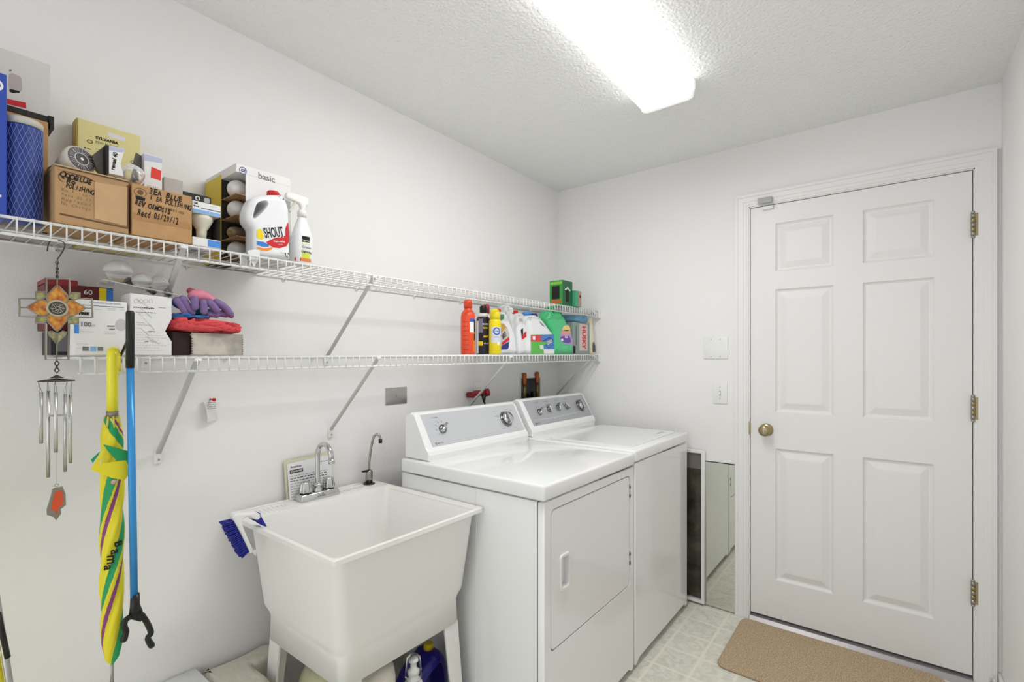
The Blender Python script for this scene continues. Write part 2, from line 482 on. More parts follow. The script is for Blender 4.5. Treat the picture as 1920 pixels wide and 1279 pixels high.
b.lathe([(.009, .0635), (.008, .066), (.0035, .0665), (.003, .064)], M_NICK, kM, 16)
kb = b.build('door_knob', dt); kb['label'] = 'round brass knob'
b = MB(); b.box(DX0 - .004, DX0 + .0015, YF - .006, YF + .003, kz - .03, kz + .035, M_BRASS, .001); b.build('strike_plate', dt)
for hz in (1.845, 1.11, .372):
    b = MB(); hx = DX1
    for k in range(5):
        z0 = hz - .045 + k * .018; b.cyl((hx, YF - .008, z0 + .0008), (hx, YF - .008, z0 + .0172), .0075, M_BRASS if k % 2 else M_NICK, 12)
    b.ball((hx, YF - .008, hz + .049), .0065, M_NICK); b.ball((hx, YF - .008, hz - .049), .0065, M_NICK)
    b.box(hx - .004, hx + .02, YF - .0075, YF - .003, hz - .045, hz + .045, M_BRASS)
    b.build('hinge', dt)
# small grey alarm contact on the head casing and its magnet
al = thing('door_sensor', (-.52, YF - .02, 2.06), 'small grey contact sensor on the door head casing, upper left', 'sensor')
a0, a1 = PY(1421, 385, YF - .02), PY(1448, 374, YF - .02)
b = MB(); b.box(a0.x, a1.x, YF - .03, YF - .0135, 2.073, 2.10, mat('sensor_grey', '#b5b4b2', .5), .002); b.build('housing', al)
b = MB(); b.box(a0.x + .018, a1.x + .003, YF - .012, YF + .003, 2.045, 2.062, M_WPLAST, .002); b.build('magnet', al)

# wall plates
def plate(name, x0, x1, z0, z1, label, cat):
    t = thing(name, ((x0 + x1) / 2, YF, z0), label, cat)
    b = MB(); b.box(x0, x1, YF - .005, YF, z0, z1, M_WPLAST, .002); b.build('face_plate', t); return t
p0, p1 = PY(1320, 632, YF), PY(1365, 673, YF)
t = plate('wall_plate', p0.x, p1.x, p1.z, p1.z + .114, 'blank white double wall plate left of the door, above the switch', 'wall plate')
for x in (p0.x + .037, p1.x - .037):
    for z in (p1.z + .012, p1.z + .102):
        b = MB(); b.cyl((x, YF - .0062, z), (x, YF - .004, z), .003, M_BRACE, 10); b.build('screw', t)
p0, p1 = PY(1337, 717, YF), PY(1364, 758, YF)
t = plate('light_switch', p0.x, p1.x, p1.z, p1.z + .114, 'white toggle light switch left of the door below the blank plate', 'light switch')
xm, zm = (p0.x + p1.x) / 2, p1.z + .057
b = MB(); b.box(xm - .005, xm + .005, YF - .0062, YF - .004, zm - .012, zm + .012, M_BRACE); b.hexa([(xm - .004, YF - .005, zm - .002), (xm + .004, YF - .005, zm - .002), (xm + .004, YF - .005, zm + .006), (xm - .004, YF - .005, zm + .006), (xm - .003, YF - .018, zm - .008), (xm + .003, YF - .018, zm - .008), (xm + .003, YF - .017, zm - .001), (xm - .003, YF - .017, zm - .001)], M_WPLAST); b.build('toggle', t)
for z in (p1.z + .027, p1.z + .087):
    b = MB(); b.cyl((xm, YF - .0062, z), (xm, YF - .004, z), .003, M_BRACE, 10); b.build('screw', t)

# mirrored panel low on the far wall and the pet-door like frame over it
b = MB(); b.box(-1.16, -.636, YF - .006, YF - .0005, .004, .762, M_MIRROR); b.box(-1.16, -.632, YF - .0004, YF, 0.0, .766, M_GAP)
b.build('mirror_panel', org=(-.8, YF, 0), label='frameless mirror panel low on the far wall left of the door', cat='mirror')
fr = thing('framed_opening', (-.95, YF - .02, .014), 'white framed opening with dark murky pane between the washer and the mirror', 'framed panel')
b = MB(); xo, xi = -1.12, -.782
b.slab([[(xo, .012), (xi, .012), (xi, .822), (xo, .822)], [(xo + .016, .032), (xi - .016, .032), (xi - .016, .806), (xo + .016, .806)]], .022, M_TRIM, FY(0, YF - .0075, 0), .002, 2)
b.build('frame', fr)
b = MB(); b.box(xo + .014, xi - .014, YF - .013, YF - .0085, .03, .72, mat('murky_pane', '#4a483d', .12, var=.6, vscale=9)); b.build('dark_pane', fr)
b = MB(); b.box(xo + .014, xi - .014, YF - .016, YF - .0085, .72, .808, mat('taupe_strip', '#77716b', .5)); b.build('top_bar', fr)

# rug
r0 = PZ(1356, 1240, 0); r1 = PZ(1397, 1158, 0)
b = MB(); lo = rrect(-.592, .168, 2.17, 2.645, .035, 6)
b.slab([lo], .012, M_RUG, FZ(0, 0, 0.0005), .004, 3)
b.ring_tube(rrect(-.590, .166, 2.172, 2.643, .035, 6), .0045, mat('rug_binding', '#b59a82', .8), FZ(0, 0, .006))
b.build('door_mat', org=(-.2, 2.4, 0), label='beige carpet mat on the floor in front of the door', cat='mat')

# ceiling lamp
lt = thing('ceiling_light', (-.712, 1.3, ZC), 'long white fluorescent ceiling light with glowing wraparound diffuser', 'ceiling light')
LX0, LX1, LY0, LY1 = -.822, -.603, .70, 1.932
M_LAMP = mat('glowing_diffuser', '#ffffff', .5, emit=LAMP_STRENGTH)
b = MB(); b.box(LX0 + .03, LX1 - .03, LY0 + .01, LY1 - .01, ZC - .02, ZC, M_WPLAST); b.build('housing', lt)
b = MB()
pr = [(LX0 + .004, ZC - .002), (LX0 + .004, ZC - .03), (LX0 + .012, ZC - .06), (LX0 + .03, ZC - .066), (LX1 - .03, ZC - .066), (LX1 - .012, ZC - .06), (LX1 - .004, ZC - .03), (LX1 - .004, ZC - .002)]
vs = [(x, y, z) for y in (LY0 + .006, LY1 - .02) for x, z in pr]; n = len(pr)
M_LSIDE = mat('diffuser_side', '#ffffff', .5, emit=LAMP_SIDE)
b.add(vs, [[i, i + 1, n + i + 1, n + i] for i in (2, 3, 4)], M_LAMP); b.add(vs, [[i, i + 1, n + i + 1, n + i] for i in (0, 1, 5, 6)], M_LSIDE); b.build('diffuser', lt)
for y0, y1 in ((LY0, LY0 + .006), (LY1 - .02, LY1)):
    b = MB()
    pc = [(LX0, ZC), (LX0, ZC - .03), (LX0 + .008, ZC - .064), (LX0 + .025, ZC - .07), (LX1 - .025, ZC - .07), (LX1 - .008, ZC - .064), (LX1, ZC - .03), (LX1, ZC)]
    b.slab([pc], y1 - y0, mat('end_cap_plastic', '#f6f6f5', .4, emit=.35), frame((0, y1, 0), (1, 0, 0), (0, 0, 1)), .001, 1); b.build('end_cap', lt)

# ---------------------------------------------------------------- wire shelves
XF = -1.405; XB = XL + .004
def shelf(name, y0, y1, zf, label, braces, step=.0254):
    t = thing(name, (XB, (y0 + y1) / 2, zf((y0 + y1) / 2)), label, 'shelf')
    b = MB(); n = int((y1 - y0) / step)
    for i in range(n + 1):
        y = y0 + .004 + i * step; z = zf(y)
        b.tube([(XB, y, z), (XF - .004, y, z), (XF - .0008, y, z - .003), (XF, y, z - .008)], .0016, M_WIRE, 5)
    b.build('wire_deck', t)
    for nm, x, dz, r in (('back_rail', XB, -.0028, .003), ('middle_rail', (XB + XF) / 2, -.0028, .0028), ('front_rail', XF - .003, -.003, .0032), ('lip_rail', XF - .002, -.037, .0032)):
        b = MB(); b.tube([(x, y0, zf(y0) + dz), (x, y1, zf(y1) + dz)], r, M_WIRE, 8)
        if nm == 'lip_rail':
            for i in range(n + 1):
                y = y0 + .004 + i * step; z = zf(y); b.tube([(XF + .0012, y, z - .001), (XF + .0012, y, z - .037)], .0016, M_WIRE, 5, caps=True)
        b.build(nm, t)
    for y in braces:
        z = zf(y); b = MB()
        zl, zw = z - .034, z - .285
        d = Vector((XL + .006 - (XF - .006), 0, zw - zl)).normalized(); nn = Vector((d.z, 0, -d.x)) * .0035
        p0 = Vector((XF - .006, y, zl + .024)); p1 = Vector((XL + .005, y, zw))
        w = .0065
        b.hexa([p0 + nn + Vector((0, -w, 0)), p0 + nn + Vector((0, w, 0)), p0 - nn + Vector((0, w, 0)), p0 - nn + Vector((0, -w, 0)),
                p1 + nn + Vector((0, -w, 0)), p1 + nn + Vector((0, w, 0)), p1 - nn + Vector((0, w, 0)), p1 - nn + Vector((0, -w, 0))], M_BRACE, .001, 1)
        b.box(XL, XL + .009, y - .009, y + .009, zw - .03, zw + .006, M_WPLAST, .002)
        b.cyl((XL + .009, y, zw - .018), (XL + .011, y, zw - .018), .003, M_STEEL, 10)
        b.box(XF - .016, XF + .0025, y - .008, y + .008, z - .012, z - .0045, M_WPLAST, .001)
        b.build('brace', t)
    y = y0 + .12
    while y < y1:
        z = zf(y); b = MB(); b.box(XL, XL + .008, y - .005, y + .005, z - .014, z + .003, M_WPLAST, .002); b.cyl((XL + .008, y, z - .01), (XL + .010, y, z - .01), .002, M_STEEL, 8)
        b.build('wall_clip', t); y += .3
    b = MB(); b.box(XF - .03, XF + .004, y1 - .002, YF - .001, zf(y1) - .045, zf(y1) + .004, M_WPLAST, .002); b.box(XB, XF, y1, y1 + .003, zf(y1) - .012, zf(y1) + .002, M_WPLAST)
    b.build('end_bracket', t)
    return t
ZU = lambda y: 1.5985
ZLW = lambda y: 1.3125 + .0090 * (y - .255)
shelf('wire_shelf', -.45, 2.66, ZU, 'upper white wire shelf along the left wall, carrying cartons and bulbs', (.462, 1.035, 2.6))
shelf('wire_shelf', .258, 2.66, ZLW, 'lower white wire shelf at eye level holding detergent bottles and gloves', (.493, 1.053, 1.80, 2.6))
ZTU = 1.6  # tops of the deck wires
def ZTL(y): return ZLW(y) + .0014
# ---------------------------------------------------------------- dryer and washer
def appliance(kind, Y0, Y1, zt0, zt1, label):
    t = thing(kind, (-1.19, (Y0 + Y1) / 2, 0), label, kind)
    XFr = -.856
    yb0, yb1 = Y0 + .006, Y1 - .004
    b = MB()   # cabinet sides, back and inner face painted dark as seam shade
    b.box(-1.53, XFr - .0245, yb0, yb1, .03, zt0 - .005, M_APPL, .002)
    b.box(XFr - .026, XFr - .020, yb0 + .0025, yb1 - .0025, .035, zt0 - .006, M_GAP)
    for cy in (yb0, yb1 - .0005):
        b.box(-1.14, -1.135, cy - .0012, cy + .0017, .05, zt0 - .01, M_APPL)
    b.box(-1.50, XFr - .03, yb0 + .02, yb1 - .02, zt0 - .004, zt0 + .004, M_GAP)
    b.box(-1.45, XFr - .04, yb0 + .03, yb1 - .03, .006, .032, M_GAP)
    for x in (-1.48, XFr - .06):
        for y in (yb0 + .05, yb1 - .05): b.cyl((x, y, 0), (x, y, .03), .018, M_BLACK, 12)
    b.build('cabinet', t)
    b = MB()   # top
    b.box(-1.53, -.848, Y0, Y1, zt0, zt1, M_APPT, .009, 4); b.build('top_panel', t)
    # front panel outline with the lowered bottom corners
    z1 = zt0 - .005
    out = [(yb0, .05), (yb0, .022), (yb0 + .008, .014), (yb0 + .022, .014), (yb0 + .035, .024), (yb0 + .05, .03),
           (yb1 - .05, .03), (yb1 - .035, .024), (yb1 - .022, .014), (yb1 - .008, .014), (yb1, .022), (yb1, .05), (yb1, z1), (yb0, z1)]
    b = MB()
    if kind == 'dryer':
        dl = rrect(yb0 + .036, yb1 - .034, .375, .829, .022, 5)
        b.slab([out, dl], .026, M_APPL, FX(XFr - .022), .004, 3)
    else: b.slab([out], .026, M_APPL, FX(XFr - .022), .005, 3)
    b.box(XFr - .023, XFr - .021, yb0 + .003, yb1 - .003, .035, z1 - .003, M_GAP)
    b.build('front_panel', t)
    if kind == 'dryer':
        hy0, hy1, hz0, hz1 = 1.345, 1.405, .548, .668
        b = MB(); dl = rrect(yb0 + .0402, yb1 - .0382, .3792, .8248, .02, 5)
        hole = rrect(hy0 + .008, hy1 - .004, hz0 + .01, hz1 - .01, .008, 4)
        b.slab([dl, hole], .022, M_APPL, FX(XFr - .019), .0025, 3)
        d = b.build('door', t)
        b = MB(); b.slab([rrect(hy0, hy1, hz0, hz1, .012, 5), hole], .007, M_WPLAST, FX(XFr + .0015), .003, 3)
        b.box(XFr - .018, XFr - .014, hy0 + .006, hy1 - .003, hz0 + .008, hz1 - .008, M_WPLAST)
        b.build('handle', d)
        for hz in (.762, .486):
            b = MB(); hy = yb1 - .0355
            b.box(XFr - .01, XFr + .0045, hy - .003, hy + .003, hz - .03, hz + .03, M_NICK, .001)
            for q in (-.018, .018): b.box(XFr + .001, XFr + .0055, hy - .004, hy + .004, hz + q - .006, hz + q + .006, M_BLACK)
            b.build('hinge', t)
    else:
        b = MB(); b.slab([rrect(Y0 + .055, Y1 - .045, -1.33, -.895, .03, 5)], .0045, M_APPT, frame((0, 0, zt1), (0, 1, 0), (-1, 0, 0)) @ Matrix.Scale(-1, 4, (0, 1, 0)) if False else Matrix(((0, 1, 0, 0), (1, 0, 0, 0), (0, 0, 1, zt1 - .0005), (0, 0, 0, 1))), .002, 2)
        b.box(-.955, -.935, Y1 - .19, Y1 - .1, zt1 + .0038, zt1 + .0046, M_BRACE)
        b.build('lid', t)
    # console
    prof = [(-1.53, zt1), (-1.392, zt1), (-1.389, zt1 + .022), (-1.394, zt1 + .036), (-1.405, zt1 + .049), (-1.474, zt1 + .172), (-1.484, zt1 + .179), (-1.498, zt1 + .181), (-1.53, zt1 + .168)]
    c0, c1 = Y0 + .02, Y1 - .006
    b = MB(); k = len(prof)
    lay = [(c0, .006), (c0 + .004, .002), (c0 + .010, 0), (c1 - .010, 0), (c1 - .004, .002), (c1, .006)]
    mx_, mz_ = -1.46, zt1 + .08
    vs = []
    for y, ins in lay:
        for x, z in prof:
            vx, vz = mx_ - x, mz_ - z; l = math.hypot(vx, vz); vs.append((x + vx / l * ins, y, max(zt1, z + vz / l * ins)))
    fs = [[i * k + j, i * k + (j + 1) % k, (i + 1) * k + (j + 1) % k, (i + 1) * k + j] for i in range(len(lay) - 1) for j in range(k)]
    fs = [f[::-1] for f in fs]
    fs += [list(range(k)), [(len(lay) - 1) * k + j for j in range(k)][::-1]]
    b.add(vs, fs, M_APPT, False); b.build('console', t)
    A = Vector((-1.405, 0, zt1 + .049)); B = Vector((-1.474, 0, zt1 + .172))
    u = (B - A).normalized(); nrm = Vector((0, 1, 0)).cross(u); L = (B - A).length
    def hit(px, py):
        d = Vector(_ray(px, py)); o = Vector((0, 0, CAM_H)); tt = (A - o).dot(nrm) / d.dot(nrm); p = o + d * tt
        return p.y, (p - A).dot(u)
    fm = frame((A.x, 0, A.z), (0, 1, 0), u)
    p0, p1 = c0 + .028, c1 - .016
    pm = M_CONS if kind == 'dryer' else M_CONS2
    b = MB(); b.slab([[(p0 + .006, .002), (p1, .002), (p1 - .004, L - .002), (p0, L - .002)]], .0022, pm, fm, .0008, 1)
    q = fm @ Matrix.Translation((0, 0, .0022))
    b.slab([circ(p0 + .028, .012, .005, 20), circ(p0 + .028, .012, .003, 20)], .0003, M_INK, q)
    b.text('MAYTAG', .008, M_INK2, q @ Matrix.Translation((p0 + .052, .012, 0)), bold=.0002, width=.03)
    b.scribble(p0 + .09, p1 - .02, .0105, .0016, M_INKL, q, 40)
    if kind == 'dryer':
        b.scribble(p0 + .05, p0 + .085, L - .022, .0035, M_INK2, q, 6)
        for dx, dy in ((-.035, .018), (-.036, .002), (-.018, .034), (.004, .038)): b.scribble(hit(829, 804)[0] + dx - .012, hit(829, 804)[0] + dx + .004, hit(829, 804)[1] + dy, .0016, M_INKL, q, 2)
        cy, cz = hit(948, 786)
        for k2 in range(36):
            a = 2 * PI * k2 / 36
            if k2 % 3 != 1: b.tube([q @ Vector((cy + .037 * math.cos(a), cz + .037 * math.sin(a), .0003)), q @ Vector((cy + .040 * math.cos(a), cz + .040 * math.sin(a), .0003))], .0003, M_INK2, 3)
        for dx, dz in ((-.075, .042), (-.075, .02), (-.065, 0), (.02, .046), (.045, .038), (-.055, -.045), (.03, -.05)):
            b.scribble(cy + dx, cy + dx + .024, cz + dz, .002, M_INK2, q, 3)
    else:
        for xx in (1000, 1018, 1037, 1054):
            yy = hit(xx, 750 - (xx - 1000) * .2)[0]; b.scribble(yy - .012, yy + .03, L - .02, .003, M_INK2, q, 4)
        b.slab([[(p0 + .03, .03), (p0 + .2, .026), (p0 + .4, .030), (p1 - .02, .042), (p1 - .02, .045), (p0 + .4, .033), (p0 + .2, .029), (p0 + .03, .032)]], .0003, M_CONS, q)
        cy, cz = hit(1087, 760)
        for k2 in range(30):
            a = 2 * PI * k2 / 30; b.tube([q @ Vector((cy + .036 * math.cos(a), cz + .036 * math.sin(a), .0003)), q @ Vector((cy + .039 * math.cos(a), cz + .039 * math.sin(a), .0003))], .0003, M_INK2, 3)
    fp = b.build('control_panel', t)
    M_DARKM = mat('dark_chrome', '#7d7d80', .2, metal=1.0)
    def dial(px, py, r):
        cy, cz = hit(px, py); b = MB(); mm = q @ Matrix.Translation((cy, cz, 0))
        b.lathe([(r * 1.1, 0), (r * 1.1, .003), (r * .98, .006), (r * .9, .0062)], M_DARKM, mm, 32)
        b.lathe([(r * .92, .006), (r * .86, .016), (r * .8, .024), (r * .72, .0265), (.001, .0265)], M_CHROME, mm, 32)
        b.slab([rrect(-r * .16, r * .16, -r * .85, r * .85, r * .15, 4)], .012, M_DARKM, mm @ Matrix.Translation((-r * .45, 0, .017)) , .002, 2)
        b.build('dial', fp)
    def knob(px, py, a, r=.013):
        cy, cz = hit(px, py); b = MB(); mm = q @ Matrix.Translation((cy, cz, 0))
        b.lathe([(r, 0), (r, .004), (r * .8, .009), (.001, .0095)], M_DARKM, mm, 20)
        m2 = mm @ Matrix.Rotation(a, 4, 'Z')
        b.slab([[(-r * .3, -r), (r * .3, -r), (r * .22, r * 1.5), (-r * .22, r * 1.5)]], .02, M_CHROME, m2, .003, 2)
        for k2 in range(5):
            an = math.radians(75 + 35 * k2); b.tube([mm @ Vector((r * 1.5 * math.cos(an), r * 1.5 * math.sin(an), .0006)), mm @ Vector((r * 2.0 * math.cos(an), r * 2.0 * math.sin(an), .0006))], .0007, M_INK2, 4)
        b.build('knob', fp)
    if kind == 'dryer':
        dial(948, 786, .034); knob(829, 805, math.radians(-50), .019)
    else:
        dial(1087, 761, .033)
        for (px, py), a in zip(((1011, 773), (1029, 768), (1046, 765), (1062, 763)), (-50, 5, -25, 40)): knob(px, py, math.radians(a), .017)
    return t
appliance('dryer', 1.25, 1.923, .864, .915, 'white front-loading dryer beside the sink, door handle at the left')
appliance('washer', 1.929, 2.598, .872, .922, 'white top-loading washing machine between the dryer and the far wall')

# ---------------------------------------------------------------- utility sink
st = thing('utility_sink', (-1.39, .965, 0), 'white plastic laundry tub on four legs left of the dryer', 'sink')
RZ = .805
b = MB()
def rings(b, lv, m, n=5, caps=(False, False), smooth=True):
    vs = []; k = None
    for x0, x1, y0, y1, z, r in lv:
        l = rrect(x0, x1, y0, y1, r, n); k = len(l); vs += [(p[0], p[1], z) for p in l]
    fs = [[i * k + j, i * k + (j + 1) % k, (i + 1) * k + (j + 1) % k, (i + 1) * k + j] for i in range(len(lv) - 1) for j in range(k)]
    if caps[0]: fs.append(list(range(k))[::-1])
    if caps[1]: fs.append([(len(lv) - 1) * k + j for j in range(k)])
    b.add(vs, fs, m, smooth)
ox0, ox1, oy0, oy1 = -1.692, -1.093, .682, 1.246
rings(b, [(-1.6, -1.108, .702, 1.228, RZ - .010, .02), (ox0 + .002, ox1 - .002, oy0 + .002, oy1 - .002, RZ - .010, .008), (ox0 + .002, ox1 - .002, oy0 + .002, oy1 - .002, RZ - .014, .008), (ox0, ox1, oy0, oy1, RZ - .014, .010), (ox0, ox1, oy0, oy1, RZ - .0015, .010), (ox0 + .0015, ox1 - .0015, oy0 + .0015, oy1 - .0015, RZ, .009),
          (-1.588, -1.103, .693, 1.237, RZ, .02), (-1.587, -1.105, .695, 1.235, RZ - .003, .02)], M_TUBP, 6, (False, False), False)
rings(b, [(-1.587, -1.105, .695, 1.235, RZ - .003, .02), (-1.585, -1.118, .708, 1.222, RZ - .02, .02), (-1.575, -1.140, .727, 1.203, RZ - .17, .035), (-1.565, -1.152, .745, 1.19, RZ - .262, .04), (-1.55, -1.17, .765, 1.17, RZ - .282, .05), (-1.45, -1.28, .87, 1.06, RZ - .29, .05)], M_TUBP, 6, (False, True))
rings(b, [(-1.6, -1.108, .70, 1.228, RZ - .012, .02), (-1.598, -1.112, .704, 1.226, RZ - .03, .03), (-1.585, -1.138, .728, 1.214, .54, .045), (-1.578, -1.148, .738, 1.207, .515, .05), (-1.572, -1.160, .748, 1.2, .497, .03), (-1.572, -1.160, .748, 1.2, .42, .022), (-1.56, -1.172, .76, 1.188, .42, .02)], M_TUBP, 6)
b.cyl((-1.36, .965, RZ - .284), (-1.36, .965, RZ - .281), .03, M_STEEL, 20)
tb = b.build('basin', st)
b = MB()
for y in [.745 + i * .0145 for i in range(8)] + [1.045 + i * .0145 for i in range(9)]:
    if 1.155 < y < 1.16: continue
    b.tube([(-1.655, y, RZ + .0002), (-1.605, y, RZ + .0002)], .0017, M_TUBP, 6)
b.box(-1.69, -1.684, .69, 1.24, RZ - .001, RZ + .006, M_TUBP, .002); b.build('soap_ridges', tb)
for sx, sy in ((-1, -1), (1, -1), (1, 1), (-1, 1)):
    cx = -1.366 + sx * .201; cy = .974 + sy * .221; b = MB()
    wx, wy = .062, .062
    top = [(cx, cy), (cx - sx * wx, cy), (cx - sx * wx, cy - sy * .006), (cx - sx * .006, cy - sy * .006), (cx - sx * .006, cy - sy * wy), (cx, cy - sy * wy)]
    lx, ly = sx * .022, sy * .02
    bot = [(cx + lx, cy + ly), (cx + lx - sx * wx * .7, cy + ly), (cx + lx - sx * wx * .7, cy + ly - sy * .006), (cx + lx - sx * .006, cy + ly - sy * .006), (cx + lx - sx * .006, cy + ly - sy * wy * .7), (cx + lx, cy + ly - sy * wy * .7)]
    vs = [(x, y, 0) for x, y in bot] + [(x, y, .421) for x, y in top]
    fs = [[i, (i + 1) % 6, 6 + (i + 1) % 6, 6 + i] for i in range(6)] + [[5, 4, 3, 0], [3, 2, 1, 0], [6, 9, 10, 11], [6, 7, 8, 9]]
    if sx * sy < 0: fs = [f[::-1] for f in fs]
    b.add(vs, fs, M_TUBI); b.build('leg', st)

# faucet
ft = thing('faucet', (-1.648, .965, RZ), 'chrome two-handle gooseneck faucet on the back ledge of the laundry tub', 'faucet')
b = MB(); b.hexa([(-1.676, .890, RZ), (-1.62, .890, RZ), (-1.62, 1.04, RZ), (-1.676, 1.04, RZ), (-1.672, .894, RZ + .024), (-1.626, .894, RZ + .024), (-1.626, 1.036, RZ + .024), (-1.672, 1.036, RZ + .024)], M_CHROME, .004, 3)
b.text('Delta', .012, M_INK2, frame((-1.6225, .965, RZ + .012), (0, 1, 0), (-.24, 0, .97)), shear=.3, width=.03); b.build('base_plate', ft)
for y in (.920, 1.010):
    b = MB()
    def flute(prof, n=32):
        vs = []
        for r, z in prof:
            for j in range(n):
                a = 2 * PI * j / n; q = r * (1 + (.09 * math.cos(a * 8) if r > .006 else 0)); vs.append((-1.65 + q * math.cos(a), y + q * math.sin(a), RZ + .024 + z))
        k = len(prof); fs = [[i * n + j, i * n + (j + 1) % n, (i + 1) * n + (j + 1) % n, (i + 1) * n + j] for i in range(k - 1) for j in range(n)] + [[(k - 1) * n + j for j in range(n)]]
        b.add(vs, fs, M_CHROME, True)
    b.lathe([(.019, 0), (.019, .003), (.012, .005)], M_INK, Matrix.Translation((-1.65, y, RZ + .024)), 20)
    flute([(.021, .004), (.0215, .01), (.0185, .028), (.016, .038), (.013, .041), (.001, .042)]); b.build('handle', ft)
b = MB(); cen = (-1.648, .965)
b.lathe([(.017, 0), (.017, .006), (.013, .012), (.013, .02), (.0165, .022), (.0165, .027), (.011, .032)], M_CHROME, Matrix.Translation((cen[0], cen[1], RZ + .022)), 24)
pts = [(cen[0], cen[1], RZ + .03 + i * .02) for i in range(7)]
for i in range(1, 13):
    a = PI * i / 12 * .93; pts.append((cen[0] + .044 * (1 - math.cos(a)), cen[1], .957 + .046 * math.sin(a)))
pts.append((pts[-1][0] + .003, cen[1], pts[-1][2] - .018))
rr = [.0105, .0098, .0088, .0082, .0082, .0085, .009] + [.0092] * 12 + [.0092]
b.tube(pts, rr, M_CHROME, 16); e = Vector(pts[-1]); b.cyl(e + Vector((0, 0, .006)), e + Vector((.001, 0, -.01)), .0105, M_CHROME, 16); b.build('spout', ft)
# filtered-water tap
tt = thing('water_filter_tap', (-1.66, 1.2, RZ), 'small brushed nickel drinking water tap at the right back corner of the laundry tub', 'tap')
b = MB(); tm = Matrix.Translation((-1.66, 1.195, RZ))
b.lathe([(.023, 0), (.023, .003), (.019, .0045)], mat('dark_bronze', '#4a433a', .3, metal=1.0), tm, 24); b.lathe([(.014, .004), (.014, .05), (.011, .055), (.006, .058)], M_NICK, tm, 20); b.build('body', tt)
b = MB(); b.box(-1.665, -1.652, 1.163, 1.196, RZ + .052, RZ + .058, M_BLACK, .001); b.build('lever', tt)
b = MB(); P_ = [(-1.66, 1.195, RZ + .05), (-1.66, 1.195, RZ + .085), (-1.659, 1.1965, RZ + .10), (-1.655, 1.201, RZ + .145), (-1.65, 1.206, RZ + .18), (-1.646, 1.21, RZ + .192), (-1.640, 1.216, RZ + .198), (-1.633, 1.222, RZ + .195), (-1.629, 1.225, RZ + .186), (-1.628, 1.226, RZ + .175)]
b.tube(cat_rom(P_, 4, False), .0048, M_NICK, 12); b.cyl((-1.628, 1.226, RZ + .18), (-1.628, 1.226, RZ + .163), .0072, M_BLACK, 14); b.build('spout', tt)

# papers standing behind the faucet
for i, (nm, y0, y1, x0, x1, h, col, lb) in enumerate((('booklet', .872, 1.055, -1.692, -1.703, .150, '#dcdcc0', 'pale green-edged booklet leaning on the wall behind the white leaflet'), ('leaflet', .878, 1.05, -1.682, -1.698, .137, '#f0f0f2', 'white printed leaflet leaning on the wall behind the faucet'))):
    u = Vector((x1 - x0, 0, h)).normalized(); m = frame((x0, y0, RZ + .001), (0, 1, 0), u); b = MB()
    b.slab([[(0, 0), (y1 - y0 - .004, 0), (y1 - y0, h), (-.002 - .004 * (i == 0), h - .008)]], .003 if i == 0 else .0012, mat('paper_%d' % i, col, .6), m)
    if i == 1:
        q = m @ Matrix.Translation((0, 0, .0012))
        b.text('American', .014, M_INK, q @ Matrix.Translation((.03, h - .022, 0)), bold=.0003, width=.042)
        b.rect(.006, .056, h - .044, h - .032, M_INK, q); b.text('STANDARD', .009, M_WHITEP, q @ Matrix.Translation((.031, h - .038, .0003)), bold=.0002, width=.044)
        b.scribble(.11, .165, h - .022, .003, M_INK2, q, 5)
        for k in range(9): b.scribble(.006, .15, h - .055 - k * .009, .002 if k not in (1, 2) else .0035, M_INK if k in (1, 2) else M_INK2, q, 12)
    else: b.scribble(.02, .15, h - .008, .002, M_INKL, m @ Matrix.Translation((0, 0, .003)), 12)
    b.build(nm, org=(x0, (y0 + y1) / 2, RZ), label=lb, cat='paper')

# brush hung on the rim
bt = thing('scrub_brush', (-1.5, .66, RZ), 'white scrubbing brush with dark blue bristles hooked over the left rim of the tub', 'brush')
M_BLUE = mat('blue_bristles', '#1d2290', .6)
sc, o_x, o_y = 9.84, 400, 930
wh = oyz([(318, 392), (400, 300), (560, 300), (690, 285), (790, 300), (835, 350), (800, 420), (740, 430), (660, 385), (580, 375), (515, 420), (500, 480), (530, 600), (700, 985), (710, 1010), (665, 1045), (620, 1000), (460, 660)], -1.50, o_x, o_y, sc)
b = MB(); b.slab([cat_rom(wh, 3)], .034, M_WPLAST, FX(-1.517), .006, 3); b.build('handle', bt)
b = MB(); A0, A1, B0, B1 = [Vector((-1.5,) + p) for p in oyz([(335, 440), (640, 1005), (140, 490), (490, 1140)], -1.5, o_x, o_y, sc)]
R = random.Random(3)
for i in range(20):
    for xk in (-.012, -.006, 0, .006, .012):
        f = (i + .5) / 20; p = A0.lerp(A1, f) + Vector((xk, 0, 0)); q = B0.lerp(B1, f) + Vector((xk + R.uniform(-.003, .003), R.uniform(-.002, .002), R.uniform(-.002, .002)))
        b.tube([p, q], [.0022, .003], M_BLUE, 5)
b.build('bristles', bt)
b = MB(); b.slab([oyz([(670, 405), (750, 445), (800, 425), (822, 300), (850, 370), (955, 555), (900, 545)], -1.5, o_x, o_y, sc)], .03, M_BLUE, FX(-1.515), .002, 2); b.build('grip_pad', bt)

